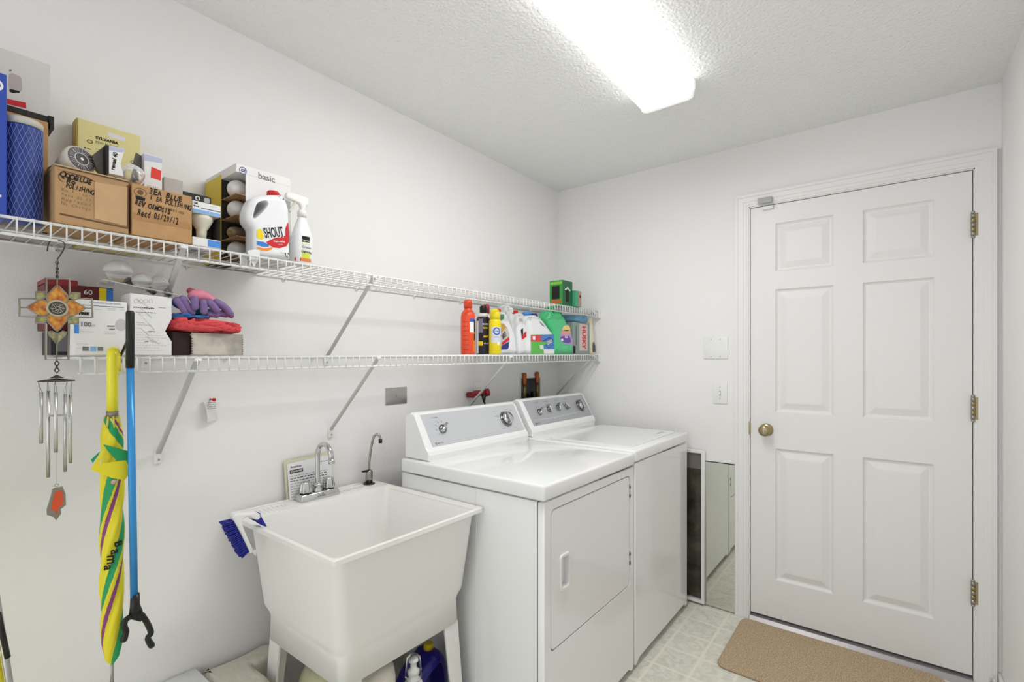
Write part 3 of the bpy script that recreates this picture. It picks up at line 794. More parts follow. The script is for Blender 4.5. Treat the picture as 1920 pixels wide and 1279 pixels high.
# things below and beside the sink
def bottle_round(nm, cx, cy, z0, prof, m, label, cat, parts=(), **kw):
    t = thing(nm, (cx, cy, z0), label, cat); b = MB(); b.lathe(prof, m, Matrix.Translation((cx, cy, z0)), **kw); b.build('body', t); return t
jy = oyz([(700, 1440), (745, 1300), (762, 1235), (785, 1215), (808, 1205), (812, 1200), (834, 1200), (838, 1206), (850, 1225), (854, 1260), (852, 1420)], -1.27)
jy = [(-0.0, 0)]
t = thing('detergent_jug', (-1.27, 1.14, 0), 'dark blue-violet jug with yellow cap standing under the tub', 'jug')
b = MB(); b.slab([cat_rom([(1.035, .002), (1.03, .1), (1.035, .19), (1.06, .25), (1.10, .283), (1.135, .297), (1.145, .303), (1.172, .303), (1.18, .297), (1.20, .27), (1.212, .2), (1.212, .1), (1.208, .002), (1.12, .0)], 3)], .11, mat('violet_plastic', '#241a86', .3), FX(-1.325), .03, 5); b.build('body', t)
b = MB(); b.lathe([(.017, 0), (.017, .02), (.014, .023), (.001, .0235)], mat('yellow_cap', '#e2c21c', .4), Matrix.Translation((-1.27, 1.158, .30)), 20); b.build('cap', t)
t = thing('pump_bottle', (-1.178, 1.012, 0), 'white pump bottle under a clear cap, in front of the blue-violet jug', 'bottle')
pm = Matrix.Translation((-1.178, 1.012, .077))
b = MB(); b.lathe([(.03, -.077), (.032, .02 - .077), (.032, .2), (.026, .225), (.012, .24), (.012, .25)], M_WPLAST, pm, 24); b.build('body', t)
b = MB(); b.lathe([(.015, .25), (.015, .262), (.008, .27), (.008, .285), (.013, .288), (.012, .296), (.001, .297)], M_WPLAST, pm, 20); b.build('pump', t)
b = MB(); b.lathe([(.026, .235), (.026, .245), (.023, .28), (.021, .30), (.012, .308), (.001, .309)], M_CLEAR, pm, 24); b.build('cap', t)
b = MB(); b.lathe([(.055, 0), (.06, .01), (.06, .34), (.055, .368), (.03, .384), (.001, .386)], mat('cream_plastic', '#e6ddd0', .4), Matrix.Translation((-1.24, .915, 0)), 28); b.build('plastic_tub', org=(-1.24, .915, 0), label='cream rounded tub under the sink, left of the pump bottle', cat='container')
def pillow(nm, x0, x1, y0, y1, z0, z1, m, label, cat, seed=1):
    R = random.Random(seed); b = MB(); nx = 18; vs = []; 
    from mathutils import noise
    def sp(u, v):   # superellipsoid
        cu, su, cv, sv = math.cos(u), math.sin(u), math.cos(v), math.sin(v); e = .45
        f = lambda c, e: math.copysign(abs(c) ** e, c)
        return f(cv, e) * f(cu, e), f(cv, e) * f(su, e), f(sv, .6)
    n, k = 36, 18
    for i in range(k + 1):
        for j in range(n):
            x, y, z = sp(2 * PI * j / n, -PI / 2 + PI * i / k)
            p = Vector(((x0 + x1) / 2 + x * (x1 - x0) / 2, (y0 + y1) / 2 + y * (y1 - y0) / 2, (z0 + z1) / 2 + z * (z1 - z0) / 2))
            w = noise.noise(p * 14 + Vector((seed, 0, 0))) * .012 * (1 if z > -.5 else 0)
            vs.append(p + Vector((0, 0, w)))
    fs = [[i * n + j, i * n + (j + 1) % n, (i + 1) * n + (j + 1) % n, (i + 1) * n + j] for i in range(k) for j in range(n)]
    b.add(vs, fs, m, True); return b.build(nm, org=((x0 + x1) / 2, (y0 + y1) / 2, z0), label=label, cat=cat)
b = MB(); M_BAG = mat('cream_bag', '#e3ddce', .6, bump=.6, scale=26, dist=.012)
b.slab([cat_rom([(-1.697, .612), (-1.69, .70), (-1.697, .80), (-1.665, .812), (-1.62, .80), (-1.612, .735), (-1.60, .722), (-1.50, .722), (-1.455, .70), (-1.45, .64), (-1.47, .607), (-1.58, .60), (-1.68, .602)], 4)], .335, M_BAG, FZ(0, 0, .002), .02, 4)
b.build('cream_bag', org=(-1.58, .68, 0), label='cream wrinkled bag on the floor by the wall behind the tub leg', cat='bag')
pillow('folded_cloth', -1.56, -1.34, .818, 1.0, .0, .31, mat('cream_cloth', '#dcd8b4', .9, bump=.5, scale=25, dist=.01), 'crumpled pale yellow cloth on the floor under the tub', 'cloth', 5)
t = thing('storage_box', (-1.6, .5, 0), 'white plastic box with a round hole in its lid, left of the cream bag', 'box')
b = MB(); b.box(-1.70, -1.44, .36, .582, 0, .33, M_WPLAST, .006); b.build('body', t)
b = MB(); b.box(-1.705, -1.43, .35, .592, .33, .352, M_WPLAST, .005); b.cyl((-1.565, .49, .3515), (-1.565, .49, .3525), .03, M_BRACE, 24); b.build('lid', t)
# leaning board at the left edge of the picture
t = thing('ironing_board', (-1.6, .05, 0), 'leaning board with yellow face and grey metal edge at the far left', 'ironing board')
e0, e1 = PX(-9, 1165, -1.50), PX(12, 1300, -1.50)
dd = (e1 - e0).normalized(); pf = e0 - dd * .3; pe = e0 + dd * (e0.z / -dd.z)
fmx = FX(-1.50)
b = MB(); b.slab([[(pf.y, pf.z), (pe.y, pe.z), (pe.y - .10, 0.0), (pf.y - .10, pf.z)]], .02, mat('yellow_cover', '#e3d62c', .8), FX(-1.52), .004, 2); b.build('board', t)
b = MB(); b.tube([pf + Vector((.01, .006, 0)), pe + Vector((.01, .006, 0))], .006, M_STEEL, 10); b.build('edge_rail', t)
b = MB(); k0, k1 = PX(-10, 1145, -1.50), PX(8, 1228, -1.50); b.tube([k0 + Vector((.02, .003, 0)), k1 + Vector((.02, .003, 0))], .005, M_BLACK, 8); b.build('strut', t)

# ---------------------------------------------------------------- fittings on the left wall
t = thing('blank_cover_plate', (XL, 1.37, 1.108), 'stainless steel blank plate on the wall left of the dryer console', 'wall plate')
b = MB(); b.box(XL, XL + .004, 1.313, 1.428, 1.110, 1.183, M_STEEL, .0015); b.build('face_plate', t)
b = MB(); b.cyl((XL + .003, 1.37, 1.146), (XL + .005, 1.37, 1.146), .0025, M_NICK, 10); b.build('screw', t)
# pinned tag
t = thing('price_tag', (XL, .635, 1.1), 'curled white paper tag pinned to the wall between the shelf braces', 'tag')
g = oyz([(262, 380), (560, 340), (640, 850), (330, 915)], XL + .012, 360, 720, 12.79)
(ya, za), (yb, zb), (yc, zc), (yd, zd) = g
b = MB(); vs = []; n = 8
for i in range(n + 1):
    f = i / n; xk = XL + .004 + .02 * math.sin(PI * f * .8) * 1.0
    vs += [(xk + .006 * (1 - 0), ya + (yd - ya) * f, za + (zd - za) * f), (XL + .003 + .004 * f, yb + (yc - yb) * f, zb + (zc - zb) * f)]
fs = [[2 * i, 2 * i + 2, 2 * i + 3, 2 * i + 1] for i in range(n)]
b.add(vs, fs, M_BOXW, True); 
tf = frame((XL + .028, ya + .005, zd), (-.25, .97, 0), (0, 0, 1))
for k in range(4): b.scribble(.002, .03, (za - zd) * (.86 - k * .09), .002, M_INK2, tf, 5)
b.build('paper', t)
b = MB(); pp = PX(395, 749, XL + .01); b.cyl((XL, pp.y, pp.z), (XL + .03, pp.y, pp.z), .0025, M_RED, 10); b.cyl((XL + .028, pp.y, pp.z), (XL + .035, pp.y, pp.z), .0035, M_RED, 12); b.cyl((XL + .034, pp.y, pp.z), (XL + .037, pp.y, pp.z), .0055, M_RED, 12); b.build('push_pin', t)
# power outlet with red plug and black cord
t = thing('power_outlet', (XL, 1.93, 1.12), 'white wall outlet behind the dryer console', 'outlet')
b = MB(); b.box(XL, XL + .005, 1.87, 1.99, 1.055, 1.185, M_WPLAST, .002); b.build('face_plate', t)
t = thing('plug_adapter', (XL, 1.93, 1.13), 'red plug adapter with black cord in the outlet behind the dryer console', 'plug')
M_DRED = mat('dark_red_plastic', '#8c1f26', .4)
u0, u1 = PX(886, 741, -1.67), PX(915, 737, -1.62)
b = MB(); b.tube([(XL + .005, u0.y - .0, u0.z), (-1.675, u0.y + .01, u0.z), (-1.66, u1.y - .06, u1.z), (-1.64, u1.y, u1.z)], [.014, .016, .014, .016], M_DRED, 12)
b.cyl((-1.64, u1.y, u1.z), (-1.63, u1.y + .018, u1.z + .003), .02, M_DRED, 14); b.build('plug_body', t)
b = MB(); c0_ = PX(907, 742, -1.635)
b.tube(cat_rom([tuple(c0_), (-1.633, c0_.y + .003, c0_.z - .03), (-1.63, c0_.y + .01, c0_.z - .07), (-1.62, c0_.y + .02, c0_.z - .16), (-1.6, c0_.y + .03, c0_.z - .4)], 4, False), .0045, M_BLACK, 8); b.tube([tuple(c0_ + Vector((0, 0, .006))), (c0_.x, c0_.y + .002, c0_.z - .035)], [.013, .006], M_BLACK, 10); b.build('cord', t)
# washer valve box
t = thing('washer_valve_box', (XL - .04, 2.377, 1.0), 'recessed white washer valve box in the wall above the washing machine', 'valve box')
y0, y1, z0, z1 = VB; b = MB()
M_VB = mat('valve_box_grey', '#8d8d8b', .6)
dpt = .085
b.box(XL - dpt, XL - dpt + .003, y0, y1, z0, z1, M_VB); b.box(XL - dpt, XL - .0005, y0, y0 + .003, z0, z1, M_VB); b.box(XL - dpt, XL - .0005, y1 - .003, y1, z0, z1, M_VB)
b.box(XL - dpt, XL - .0005, y0, y1, z1 - .003, z1, M_VB); b.box(XL - dpt, XL - .0005, y0, y1, z0, z0 + .003, M_VB)
b.slab([[(y0 - .012, z0 - .012), (y1 + .012, z0 - .012), (y1 + .012, z1 + .012), (y0 - .012, z1 + .012)], [(y0, z0), (y1, z0), (y1, z1), (y0, z1)]], .004, M_WPLAST, FX(XL + .0003), .001, 1); b.build('box_frame', t)
M_COP = mat('copper_pipe', '#a4562f', .35, metal=.6)
for k, (px, top) in enumerate(((983.5, 699), (1007, 697))):
    p = PX(px, top, XL + .0135); y = p.y; z = p.z
    b = MB(); b.lathe([(.0115, -.075), (.0125, -.06), (.0125, -.008), (.010, -.002), (.001, 0)], M_COP, Matrix.Translation((XL + .0135, y, z)), 16); b.cyl((XL + .0135, y, z - .16), (XL + .0135, y, z - .07), .009, mat('brass_valve', '#8c7c4a', .4, metal=1), 12)
    b.box(XL - .03, XL - .004, y - .011, y + .011, z - .16, z - .12, M_BLACK, .003); b.build('water_valve', t)
b = MB(); 
for k in range(3): b.tube([(XL - .03, y0 + .03 + k * .05, z0), (XL - .02, y0 + .04 + k * .045, z0 + .06), (XL - .04, y0 + .05 + k * .04, z0 + .09), (XL - .03, y0 + .09, z0 + .04)], .011, M_BLACK, 8)
b.build('hose', t)
# ================================================================ things on the upper shelf (left part)
ZU0 = ZTU + .0012
def onf(x, px, py):
    v = PX(px, py, x); return v.y, v.z
def hand(b, txt, y, z, size, m, fm, width=None, rot=-2, bold=.00025, shear=.15, seed=1, align='LEFT'):
    """marker handwriting: every letter jittered"""
    R = random.Random(seed); n = max(1, len(txt)); w = (width or size * .6 * n) / n; x = y
    for i, ch in enumerate(txt):
        if ch != ' ':
            b.text(ch, size * R.uniform(.85, 1.15), m, fm @ Matrix.Translation((x + w / 2, z + math.tan(math.radians(rot)) * (x - y) + R.uniform(-.06, .06) * size, 0)) @ Matrix.Rotation(math.radians(R.uniform(-7, 5) + rot), 4, 'Z') @ Matrix.Diagonal((w / (size * .66), 1, 1, 1)), bold=bold, shear=shear)
        x += w

# blue box at the far left edge
t = thing('blue_box', (-1.5, .07, ZU0), 'tall glossy blue box at the far left end of the upper shelf', 'box')
M_BLB = mat('blue_box_card', '#3550b4', .35)
b = MB(); y1b = onf(-1.44, 13, 200)[0]
b.box(-1.54, -1.44, -.06, y1b, ZU0, 1.895, M_BLB, .0015, 1); b.build('carton_body', t)
b = MB(); q = FX(-1.44); b.slab([circ(y1b - .018, 1.868, .013, 28), circ(y1b - .018, 1.868, .009, 24)], .0004, M_WHITEP, q); b.slab([circ(y1b - .018, 1.868, .005, 16)], .0004, M_WHITEP, q)
b.rect(y1b - .06, y1b - .008, 1.64, 1.645, M_WHITEP, q); b.build('printed_logo', t)
# tan carton stack behind the blue filter and appliance carton on top
t = thing('tan_carton', (-1.63, .2, ZU0), 'tan carton standing behind the blue mesh filter', 'carton')
b = MB(); b.box(-1.70, -1.545, .10, .232, ZU0 + .06, 1.858, mat('tan_card', '#c79a66', .7, var=.08), .001, 1); b.box(-1.70, -1.545, .10, .233, ZU0, ZU0 + .06, M_BOXG, .001, 1)
b.rect(.205, .222, ZU0 + .03, ZU0 + .06, mat('brown_print', '#6a4f43', .6), FX(-1.5445)); b.build('carton_body', t)
t = thing('appliance_carton', (-1.63, .15, 1.86), 'white appliance carton with red stripe and grey kettle picture, on the tan carton', 'carton')
b = MB(); x0c = -1.55
yl, yr = -.02, onf(x0c, 94, 170)[0]
b.box(-1.70, x0c, yl, yr, 1.872, 1.995, mat('appliance_carton_card', '#d9d5d1', .5), .001, 1)
b.box(-1.695, x0c + .002, .05, yr + .003, 1.860, 1.8725, mat('black_strip', '#2a2622', .6));  # black strip along the base of the carton
b.build('carton_body', t)
b = MB(); q = FX(x0c); o = lambda pts: oyz(pts, x0c, 0, 110, 10.65)
b.slab([o([(180, 300), (250, 290), (390, 350), (430, 400), (440, 640), (400, 655), (200, 600), (170, 560)])], .0004, mat('kettle_grey', '#b8adaa', .5), q)
b.slab([o([(185, 600), (400, 655), (385, 690), (320, 680), (260, 690), (190, 660)])], .0006, M_INK, q)
b.slab([o([(190, 215), (230, 220), (240, 240), (200, 260), (180, 250)])], .0004, M_INK2, q)
b.slab([o([(140, 800), (520, 880), (525, 995), (140, 905)])], .0005, M_RED, q); b.build('kettle_picture', t)
b = MB(); a_ = onf(x0c, 93, 208); b.slab([[(yr - .004, 1.874), (yr + .006, 1.874), (yr + .006, 1.845), (yr - .001, 1.845)]], .10, M_BLACK, FX(-1.645)); b.build('black_corner', t)  # black piece hanging down at the lower corner
# blue mesh filter cartridge
t = thing('filter_cartridge', (-1.475, .18, ZU0), 'blue cylindrical water filter cartridge in plastic netting, standing on the upper shelf', 'filter')
ctr = (onf(-1.475, 43, 300)[0], 0)[0]; rf = .031; hf = .218
b = MB(); FM = Matrix.Translation((-1.475, ctr, ZU0))
b.lathe([(rf - .001, .0), (rf, .003), (rf, hf - .02), (rf - .0005, hf - .012)], mat('filter_blue', '#2b4190', .45, bump=.5, scale=220, dist=.002), FM, 36); b.build('cartridge_body', t)
b = MB(); b.lathe([(rf + .001, hf - .014), (rf + .0015, hf - .002), (rf - .002, hf + .002), (rf - .016, hf + .003), (rf - .018, hf - .004), (.001, hf - .004)], mat('filter_cap', '#c9c6bc', .4), FM, 36); b.build('end_cap', t)
b = MB(); M_NET = mat('netting', '#8fa0d8', .3)
for d in (1, -1):
    for k in range(22):
        pts = [FM @ Vector(((rf + .0008) * math.cos(a), (rf + .0008) * math.sin(a), .003 + s * (hf - .02))) for s, a in [(i / 24, 2 * PI * k / 22 + d * i / 24 * 2.2) for i in range(25)]]
        b.tube(pts, .00035, M_NET, 4)
b.build('netting', t)

def carton_open(name, x0, x1, y0, y1, z0, z1, m, label, cat):
    return thing(name, ((x0 + x1) / 2, (y0 + y1) / 2, z0), label, cat)
# carton 1
t = thing('filter_carton', (-1.48, .285, ZU0), 'cardboard carton marked QQO BLUE POLISHING, carrying spot bulbs, on the upper shelf', 'carton')
cx1 = -1.412; y0, y1 = .222, .350; z1 = 1.722
b = MB(); b.box(-1.56, cx1, y0, y1, ZU0, z1, M_CARD, .0008, 1); b.build('carton_body', t)
b = MB(); q = FX(cx1)
b.slab([[(y0 + .066, ZU0 + .022), (y1 - .004, ZU0 + .018), (y1 - .003, z1 - .012), (y0 + .066, z1 - .016)]], .0015, M_CARDL, q); b.build('side_flap', t)
b = MB(); b.slab([[(y0 + .008, ZU0 + .018), (y1 - .004, ZU0 + .012), (y1 - .004, ZU0 + .0155), (y0 + .008, ZU0 + .0215)]], .0006, M_CARDD, q)
b.slab([[(y1 - .004, ZU0 + .012), (y1, ZU0 + .012), (y1, z1 - .006), (y1 - .004, z1 - .008)]], .0006, M_CARDD, q)
b.slab([[(y0 + .003, z1 - .006), (y0 + .05, z1 - .012), (y0 + .075, z1 - .018), (y0 + .05, z1 - .008)]], .0004, M_CARDD, q)
hand(b, 'QQOBLUE', y0 + .009, z1 - .016, .016, M_INK, q @ Matrix.Translation((0, 0, .0004)), .052, -4, seed=2, bold=.0006)
hand(b, 'Ro', y0 + .018, z1 - .027, .014, M_INK, q, .016, -4, seed=3, bold=.0006)
hand(b, 'POLISHING', y0 + .017, z1 - .037, .014, M_INK, q, .048, -5, seed=4, bold=.0005)
b.tube([q @ Vector((p[0], p[1], .0005)) for p in cat_rom([(y0 + .008, z1 - .014), (y0 + .006, z1 - .02), (y0 + .008, z1 - .028), (y0 + .014, z1 - .031)], 3, False)], .0004, M_INK, 4)
M_PEN = mat('pencil', '#8a7454', .9)
for k, s in enumerate(('Ro Filter', 'Recd 05 17', 'Replaced', 'No Change')): hand(b, s, y0 + .010, z1 - .048 - k * .0098, .009, M_PEN, q, .05, -3, seed=20 + k, bold=0)
b.build('marker_writing', t)
b = MB(); pts = [(-1.56, z1 - .001), (-1.50, z1 + .003), (-1.44, z1 + .001), (cx1 + .004, z1 + .002), (cx1 + .004, z1 + .0035), (-1.44, z1 + .0028), (-1.50, z1 + .0048), (-1.56, z1 + .001)]
b.slab([pts], y1 - y0 + .002, mat('flap_edge', '#d3b894', .9), frame((0, y1 + .001, 0), (1, 0, 0), (0, 0, 1))); b.build('top_flap', t)
ZC1 = z1 + .0052
# carton 2
t = thing('osmosis_carton', (-1.48, .418, ZU0), 'cardboard carton with handwriting 3EA BLUE 1 EA POLISHING, second on the upper shelf', 'carton')
cx2 = -1.408; y0, y1 = .3555, .4795; z1 = 1.722
b = MB(); b.box(-1.56, cx2, y0, y1, ZU0, z1, mat('carton_two_card', '#bd9468', .85, var=.08), .0008, 1)
q = FX(cx2); b.rect(y0, y1, ZU0 + .036, ZU0 + .052, M_TAPE, q, .0003); b.build('carton_body', t)
b = MB(); q2 = q @ Matrix.Translation((0, 0, .0004))
b.slab([circ(y0 + .016, z1 - .018, .0125, 24, .010), circ(y0 + .016, z1 - .018, .0115, 24, .009)], .0003, mat('brown_stamp', '#6b5038', .8), q2); b.slab([circ(y0 + .016, z1 - .018, .006, 14)], .0003, mat('brown_stamp', '#6b5038', .8), q2)
b.slab([[(y0 + .006, z1 - .028), (y0 + .026, z1 - .029), (y0 + .024, z1 - .037), (y0 + .008, z1 - .036)]], .0003, M_INK, q2)
hand(b, '3EA BLUE', y0 + .032, z1 - .010, .019, M_INK, q2, .070, -4, seed=5, bold=.0005)
hand(b, '1 EA POLISHING', y0 + .034, z1 - .0245, .018, M_INK, q2, .088, -4, seed=6, bold=.0004)
b.text('SH140501-00', .0095, mat('stamp_ink', '#5a4a3a', .8), q2 @ Matrix.Translation((y0 + .077, z1 - .0445, 0)) @ Matrix.Rotation(-.09, 4, 'Z'), width=.058, spacing=1.1)
hand(b, 'REV OSMOSIS', y0 + .005, z1 - .044, .017, M_INK, q2, .072, -6, seed=8, bold=.0006)
hand(b, 'Recd 05/29/12', y0 + .010, z1 - .066, .021, M_INK, q2, .084, -3, seed=9, bold=.0006)
b.build('marker_writing', t)

# bulbs resting on the first carton
def refl_bulb(name, loc, axis, R_, L_, label, group=None):
    t = thing(name, loc, label, 'light bulb', group)
    ax = Vector(axis).normalized(); up = Vector((0, 0, 1)); yv = (up - ax * up.dot(ax)).normalized(); xv = yv.cross(ax)
    M = Matrix.Identity(4)
    for i in range(3): M[i][0] = xv[i]; M[i][1] = yv[i]; M[i][2] = ax[i]; M[i][3] = loc[i]
    b = MB(); b.lathe([(.012, -L_), (.013, -L_ * .75), (.018, -L_ * .6), (R_ * .8, -L_ * .35), (R_, -L_ * .12), (R_, -.006), (R_ * .96, 0)], mat('cream_reflector', '#cdc7b8', .35), M, 30); b.build('reflector', t)
    b = MB(); b.lathe([(R_ * .86, 0), (R_ * .84, .001), (.001, .0012)], mat('dark_lens', '#5f5a66', .3), M, 30)
    b.slab([circ(0, 0, R_ * .46, 28), circ(0, 0, R_ * .42, 28)], .0006, M_WHITEP, M @ Matrix.Translation((0, 0, .0012))); b.slab([circ(0, 0, R_ * .4, 28)], .0006, mat('lens_centre', '#4a4946', .25), M @ Matrix.Translation((0, 0, .0012)))
    b.slab([circ(0, 0, R_ * .1, 14)], .0008, M_STEEL, M @ Matrix.Translation((0, 0, .0016)))
    for k in range(40):
        a = 2 * PI * k / 40
        b.tube([M @ Vector((R_ * .5 * math.cos(a), R_ * .5 * math.sin(a), .0014)), M @ Vector((R_ * .8 * math.cos(a), R_ * .8 * math.sin(a), .0014))], .0004 if k % 3 else .0007, M_WHITEP if k % 2 else M_INKL, 3)
    b.build('lens_face', t); return t
refl_bulb('spot_bulb', (-1.446, .272, ZC1 + .0330), (.9, .36, .2), .031, .095, 'round spot bulb with ribbed grey face lying on the first carton')
# clear blister pack (bulbs) behind
t = thing('yellow_flood_box', (-1.68, .37, ZU0), 'yellow SYLVANIA flood bulb box standing tall against the wall', 'box')
xs_ = -1.655; g0, g1 = onf(xs_, 148, 228), onf(xs_, 263, 258)
b = MB(); b.box(-1.703, xs_, g0[0] - .002, g1[0], ZU0, 1.93, mat('pale_yellow_card', '#eadf9c', .45), .001, 1)
b.box(-1.703, xs_ - .002, g0[0] - .0045, g0[0] - .002, ZU0, 1.93, mat('dark_yellow_card', '#bfa53f', .5)); q = FX(xs_)
b.build('box_body', t); b = MB()
yl, zt = g0[0], 1.93
b.slab([[(yl + .056, zt - .014), (yl + .098, zt - .016), (yl + .096, zt - .028), (yl + .060, zt - .026)]], .0003, M_BOXW, q)
b.text('SYLVANIA', .013, M_INK, q @ Matrix.Translation((yl + .057, zt - .038, .0004)), bold=.0005, width=.048)
b.text('75W FLOOD', .011, mat('olive_ink', '#6d6434', .7), q @ Matrix.Translation((yl + .057, zt - .050, .0004)), width=.048)
for cy_, cz_ in ((yl + .022, zt - .053), (yl + .114, zt - .078)): b.slab([circ(cy_, cz_, .0065, 18, .005), circ(cy_, cz_, .0042, 14, .003)], .0003, mat('olive_ink', '#6d6434', .7), q)
for k in range(3): b.scribble(yl + .033, yl + .075, zt - .069 - k * .006, .0014, mat('olive_ink', '#6d6434', .7), q, 9)
b.scribble(yl + .01, yl + .026, zt - .074, .003, M_INK, q, 2); b.build('printed_label', t)
# folded bulb pack "reveal 40"
t = thing('reveal_pack', (-1.46, .315, ZC1), 'black and white bulb pack reading reveal 40, on the first carton', 'bulb pack')
xr_ = -1.425; o = lambda pts, x=xr_: oyz(pts, x, 90, 220, 10.105)
w = o([(1090, 520), (1155, 530), (1155, 1075), (1115, 1080)]); w2 = o([(1155, 530), (1455, 600), (1375, 880), (1430, 1115), (1155, 1060)])
zmin = min(p[1] for p in w + w2); dz = 0
def clampz(l, z): return [(a, max(c, z)) for a, c in l]
b = MB(); b.slab([clampz(w, ZC1)], .035, M_BLACK, FX(xr_ - .035)); b.slab([clampz(w2, ZC1)], .035, M_BOXW, FX(xr_ - .035)); b.build('pack_body', t)
b = MB(); b.text('reveal 40', .0115, M_INK, FX(xr_ + .0002) @ Matrix.Translation((w2[0][0] + .0095, (w2[0][1] + max(w2[3][1], ZC1)) / 2 - .002, 0)) @ Matrix.Rotation(math.radians(82), 4, 'Z'), bold=.0004, width=.042)
b.slab([[(w2[0][0], w2[0][1] - .001), (w2[1][0], w2[1][1] - .001), (w2[1][0] - .004, w2[1][1] - .010), (w2[0][0], w2[0][1] - .012)]], .0003, mat('lavender_print', '#b9bfd8', .5), FX(xr_)); b.build('printed_label', t)
b = MB(); tri = clampz(o([(880, 680), (1090, 520), (1090, 1075), (960, 900)]), ZC1); b.slab([tri], .02, mat('grey_film', '#5d5a52', .3), FX(xr_ - .04)); b.build('side_film', t)
def clear_bulb(loc, ax, R_, label, group, name='clear_bulb'):
    t = thing(name, loc, label, 'light bulb', group); ax = Vector(ax).normalized()
    yv = Vector((0, 0, 1)); yv = (yv - ax * yv.dot(ax)).normalized(); xv = yv.cross(ax); M = Matrix.Identity(4)
    for i in range(3): M[i][0] = xv[i]; M[i][1] = yv[i]; M[i][2] = ax[i]; M[i][3] = loc[i]
    b = MB(); b.lathe([(.001, R_)] + [(R_ * math.sin(a), R_ * math.cos(a)) for a in [PI * k / 12 for k in range(1, 9)]] + [(R_ * .48, -R_ * 1.15), (R_ * .45, -R_ * 1.5)], M_GLASS, M, 24); b.build('globe', t)
    b = MB(); b.lathe([(R_ * .46, -R_ * 1.45), (R_ * .46, -R_ * 2.1), (R_ * .2, -R_ * 2.3)], M_NICK, M, 18)
    b.cyl(M @ Vector((0, 0, -R_ * 1.4)), M @ Vector((0, 0, -R_ * .1)), .0025, M_STEEL, 6); b.build('screw_base', t); return t
clear_bulb((-1.452, .368, ZC1 + .027), (.75, -.45, .35), .025, 'clear glass bulb lying between the reveal pack and the white and red pack', None)
xw = -1.47
t = thing('white_red_pack', (xw - .02, .402, 1.7227), 'white bulb pack with red square standing on the cartons', 'bulb pack')
wq = clampz(oyz([(1010, 720), (1030, 905), (1030, 935), (1155, 952), (1148, 760), (1140, 745)], xw, 0, 100, 3.7625), 1.7227)
b = MB(); a0 = onf(xw, 270, 292)[0]; a1 = onf(xw, 304, 292)[0]
b.box(xw - .035, xw, a0, a1, 1.7228, 1.822, M_BOXW, .001, 1); q = FX(xw); rs = oyz([(1068, 800), (1138, 830), (1135, 900), (1062, 875)], xw, 0, 100, 3.7625); b.slab([rs], .0004, mat('bright_red', '#e33a2c', .5), q)
b.slab([[(a0, 1.82), (a1, 1.82), (a1, 1.808), (a0, 1.803)]], .0003, mat('lavender_print', '#b9bfd8', .5), q)
for k in range(6): b.rect(a0 + .007 + k * .004, a0 + .009 + k * .004, 1.728, 1.744, M_INKL, q)
b.build('pack_body', t)
b = MB(); b.slab([[(a0 - .034, 1.7228), (a0 - .001, 1.7228), (a0 - .001, 1.818), (a0 - .012, 1.823)]], .004, mat('grey_film', '#5d5a52', .3), FX(xw - .02)); b.build('back_film', t)
t = thing('grey_pack', (-1.56, .47, 1.7227), 'grey bulb pack with a violet disc print, behind the second carton', 'bulb pack')
b = MB(); xg = -1.5; a0, a1 = onf(xg, 304, 345)[0] + .004, onf(xg, 343, 345)[0]; zt = onf(xg, 320, 334)[1]
b.box(-1.555, xg, a0, a1, 1.7228, zt, M_BOXG, .001, 1); b.slab([circ(a0 + .008, 1.731, .016, 24)], .0004, mat('violet_disc', '#a9a3cf', .5), FX(xg)); b.build('pack_body', t)

# flood bulb box and black-topped pack behind it
t = thing('flood_bulb_box', (-1.45, .515, ZU0), 'white and blue windowed box holding a frosted flood bulb, right of the cartons', 'bulb box')
xf = -1.415; y0, y1 = .483, .550; z1 = 1.716
M_LB = mat('light_blue_print', '#7fb2e6', .45)
b = MB(); q = FX(xf)
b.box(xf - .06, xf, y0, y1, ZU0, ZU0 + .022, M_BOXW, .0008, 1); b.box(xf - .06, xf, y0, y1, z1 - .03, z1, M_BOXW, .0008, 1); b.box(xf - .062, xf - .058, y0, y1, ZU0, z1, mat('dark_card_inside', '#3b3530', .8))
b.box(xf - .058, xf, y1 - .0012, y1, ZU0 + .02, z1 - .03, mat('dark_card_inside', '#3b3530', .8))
b.rect(y0 + .036, y1, ZU0 + .002, ZU0 + .02, mat('blue_print', '#4a90dc', .45), q); b.rect(y0, y1, z1 - .029, z1 - .021, M_LB, q); b.rect(y0 + .02, y1, z1 - .017, z1 - .015, mat('navy_print', '#34408c', .45), q)
b.text('GE', .007, M_INK, q @ Matrix.Translation((y0 + .008, z1 - .006, .0002)), bold=.0003); b.text('flood', .008, M_INK, q @ Matrix.Translation((y0 + .009, z1 - .013, .0002)), width=.012, bold=.0003)
b.scribble(y0 + .04, y0 + .06, z1 - .007, .002, M_INKL, q, 4); b.build('box_sleeve', t)
fb = thing('flood_bulb', (-1.44, .51, ZU0 + .022), 'frosted white flood bulb seen through the window of its white and blue box', 'light bulb')
b = MB(); M_FR = mat('frosted_reflector', '#e2dccb', .35)
b.lathe([(.011, .003), (.0125, .02), (.0125, .026), (.019, .036), (.027, .052), (.029, .0615)], M_FR, Matrix.Translation((-1.445, .5145, ZU0 + .0222)), 26); b.build('bulb_body', fb)
t = thing('black_bulb_pack', (-1.56, .56, ZU0), 'pack with black header card behind the flood bulb box', 'bulb pack')
xk = -1.50; y0, y1 = .472 + .035, onf(xk, 396, 372)[0] ; y0 = onf(xk, 343, 365)[0]; zt = onf(xk, 343, 358)[1]
b = MB(); b.box(xk - .04, xk, y0, y1, ZU0, zt - .022, M_BOXG, .001, 1); b.box(xk - .041, xk + .0005, y0, y1, zt - .022, zt, M_BLACK, .001, 1); q = FX(xk + .0006)
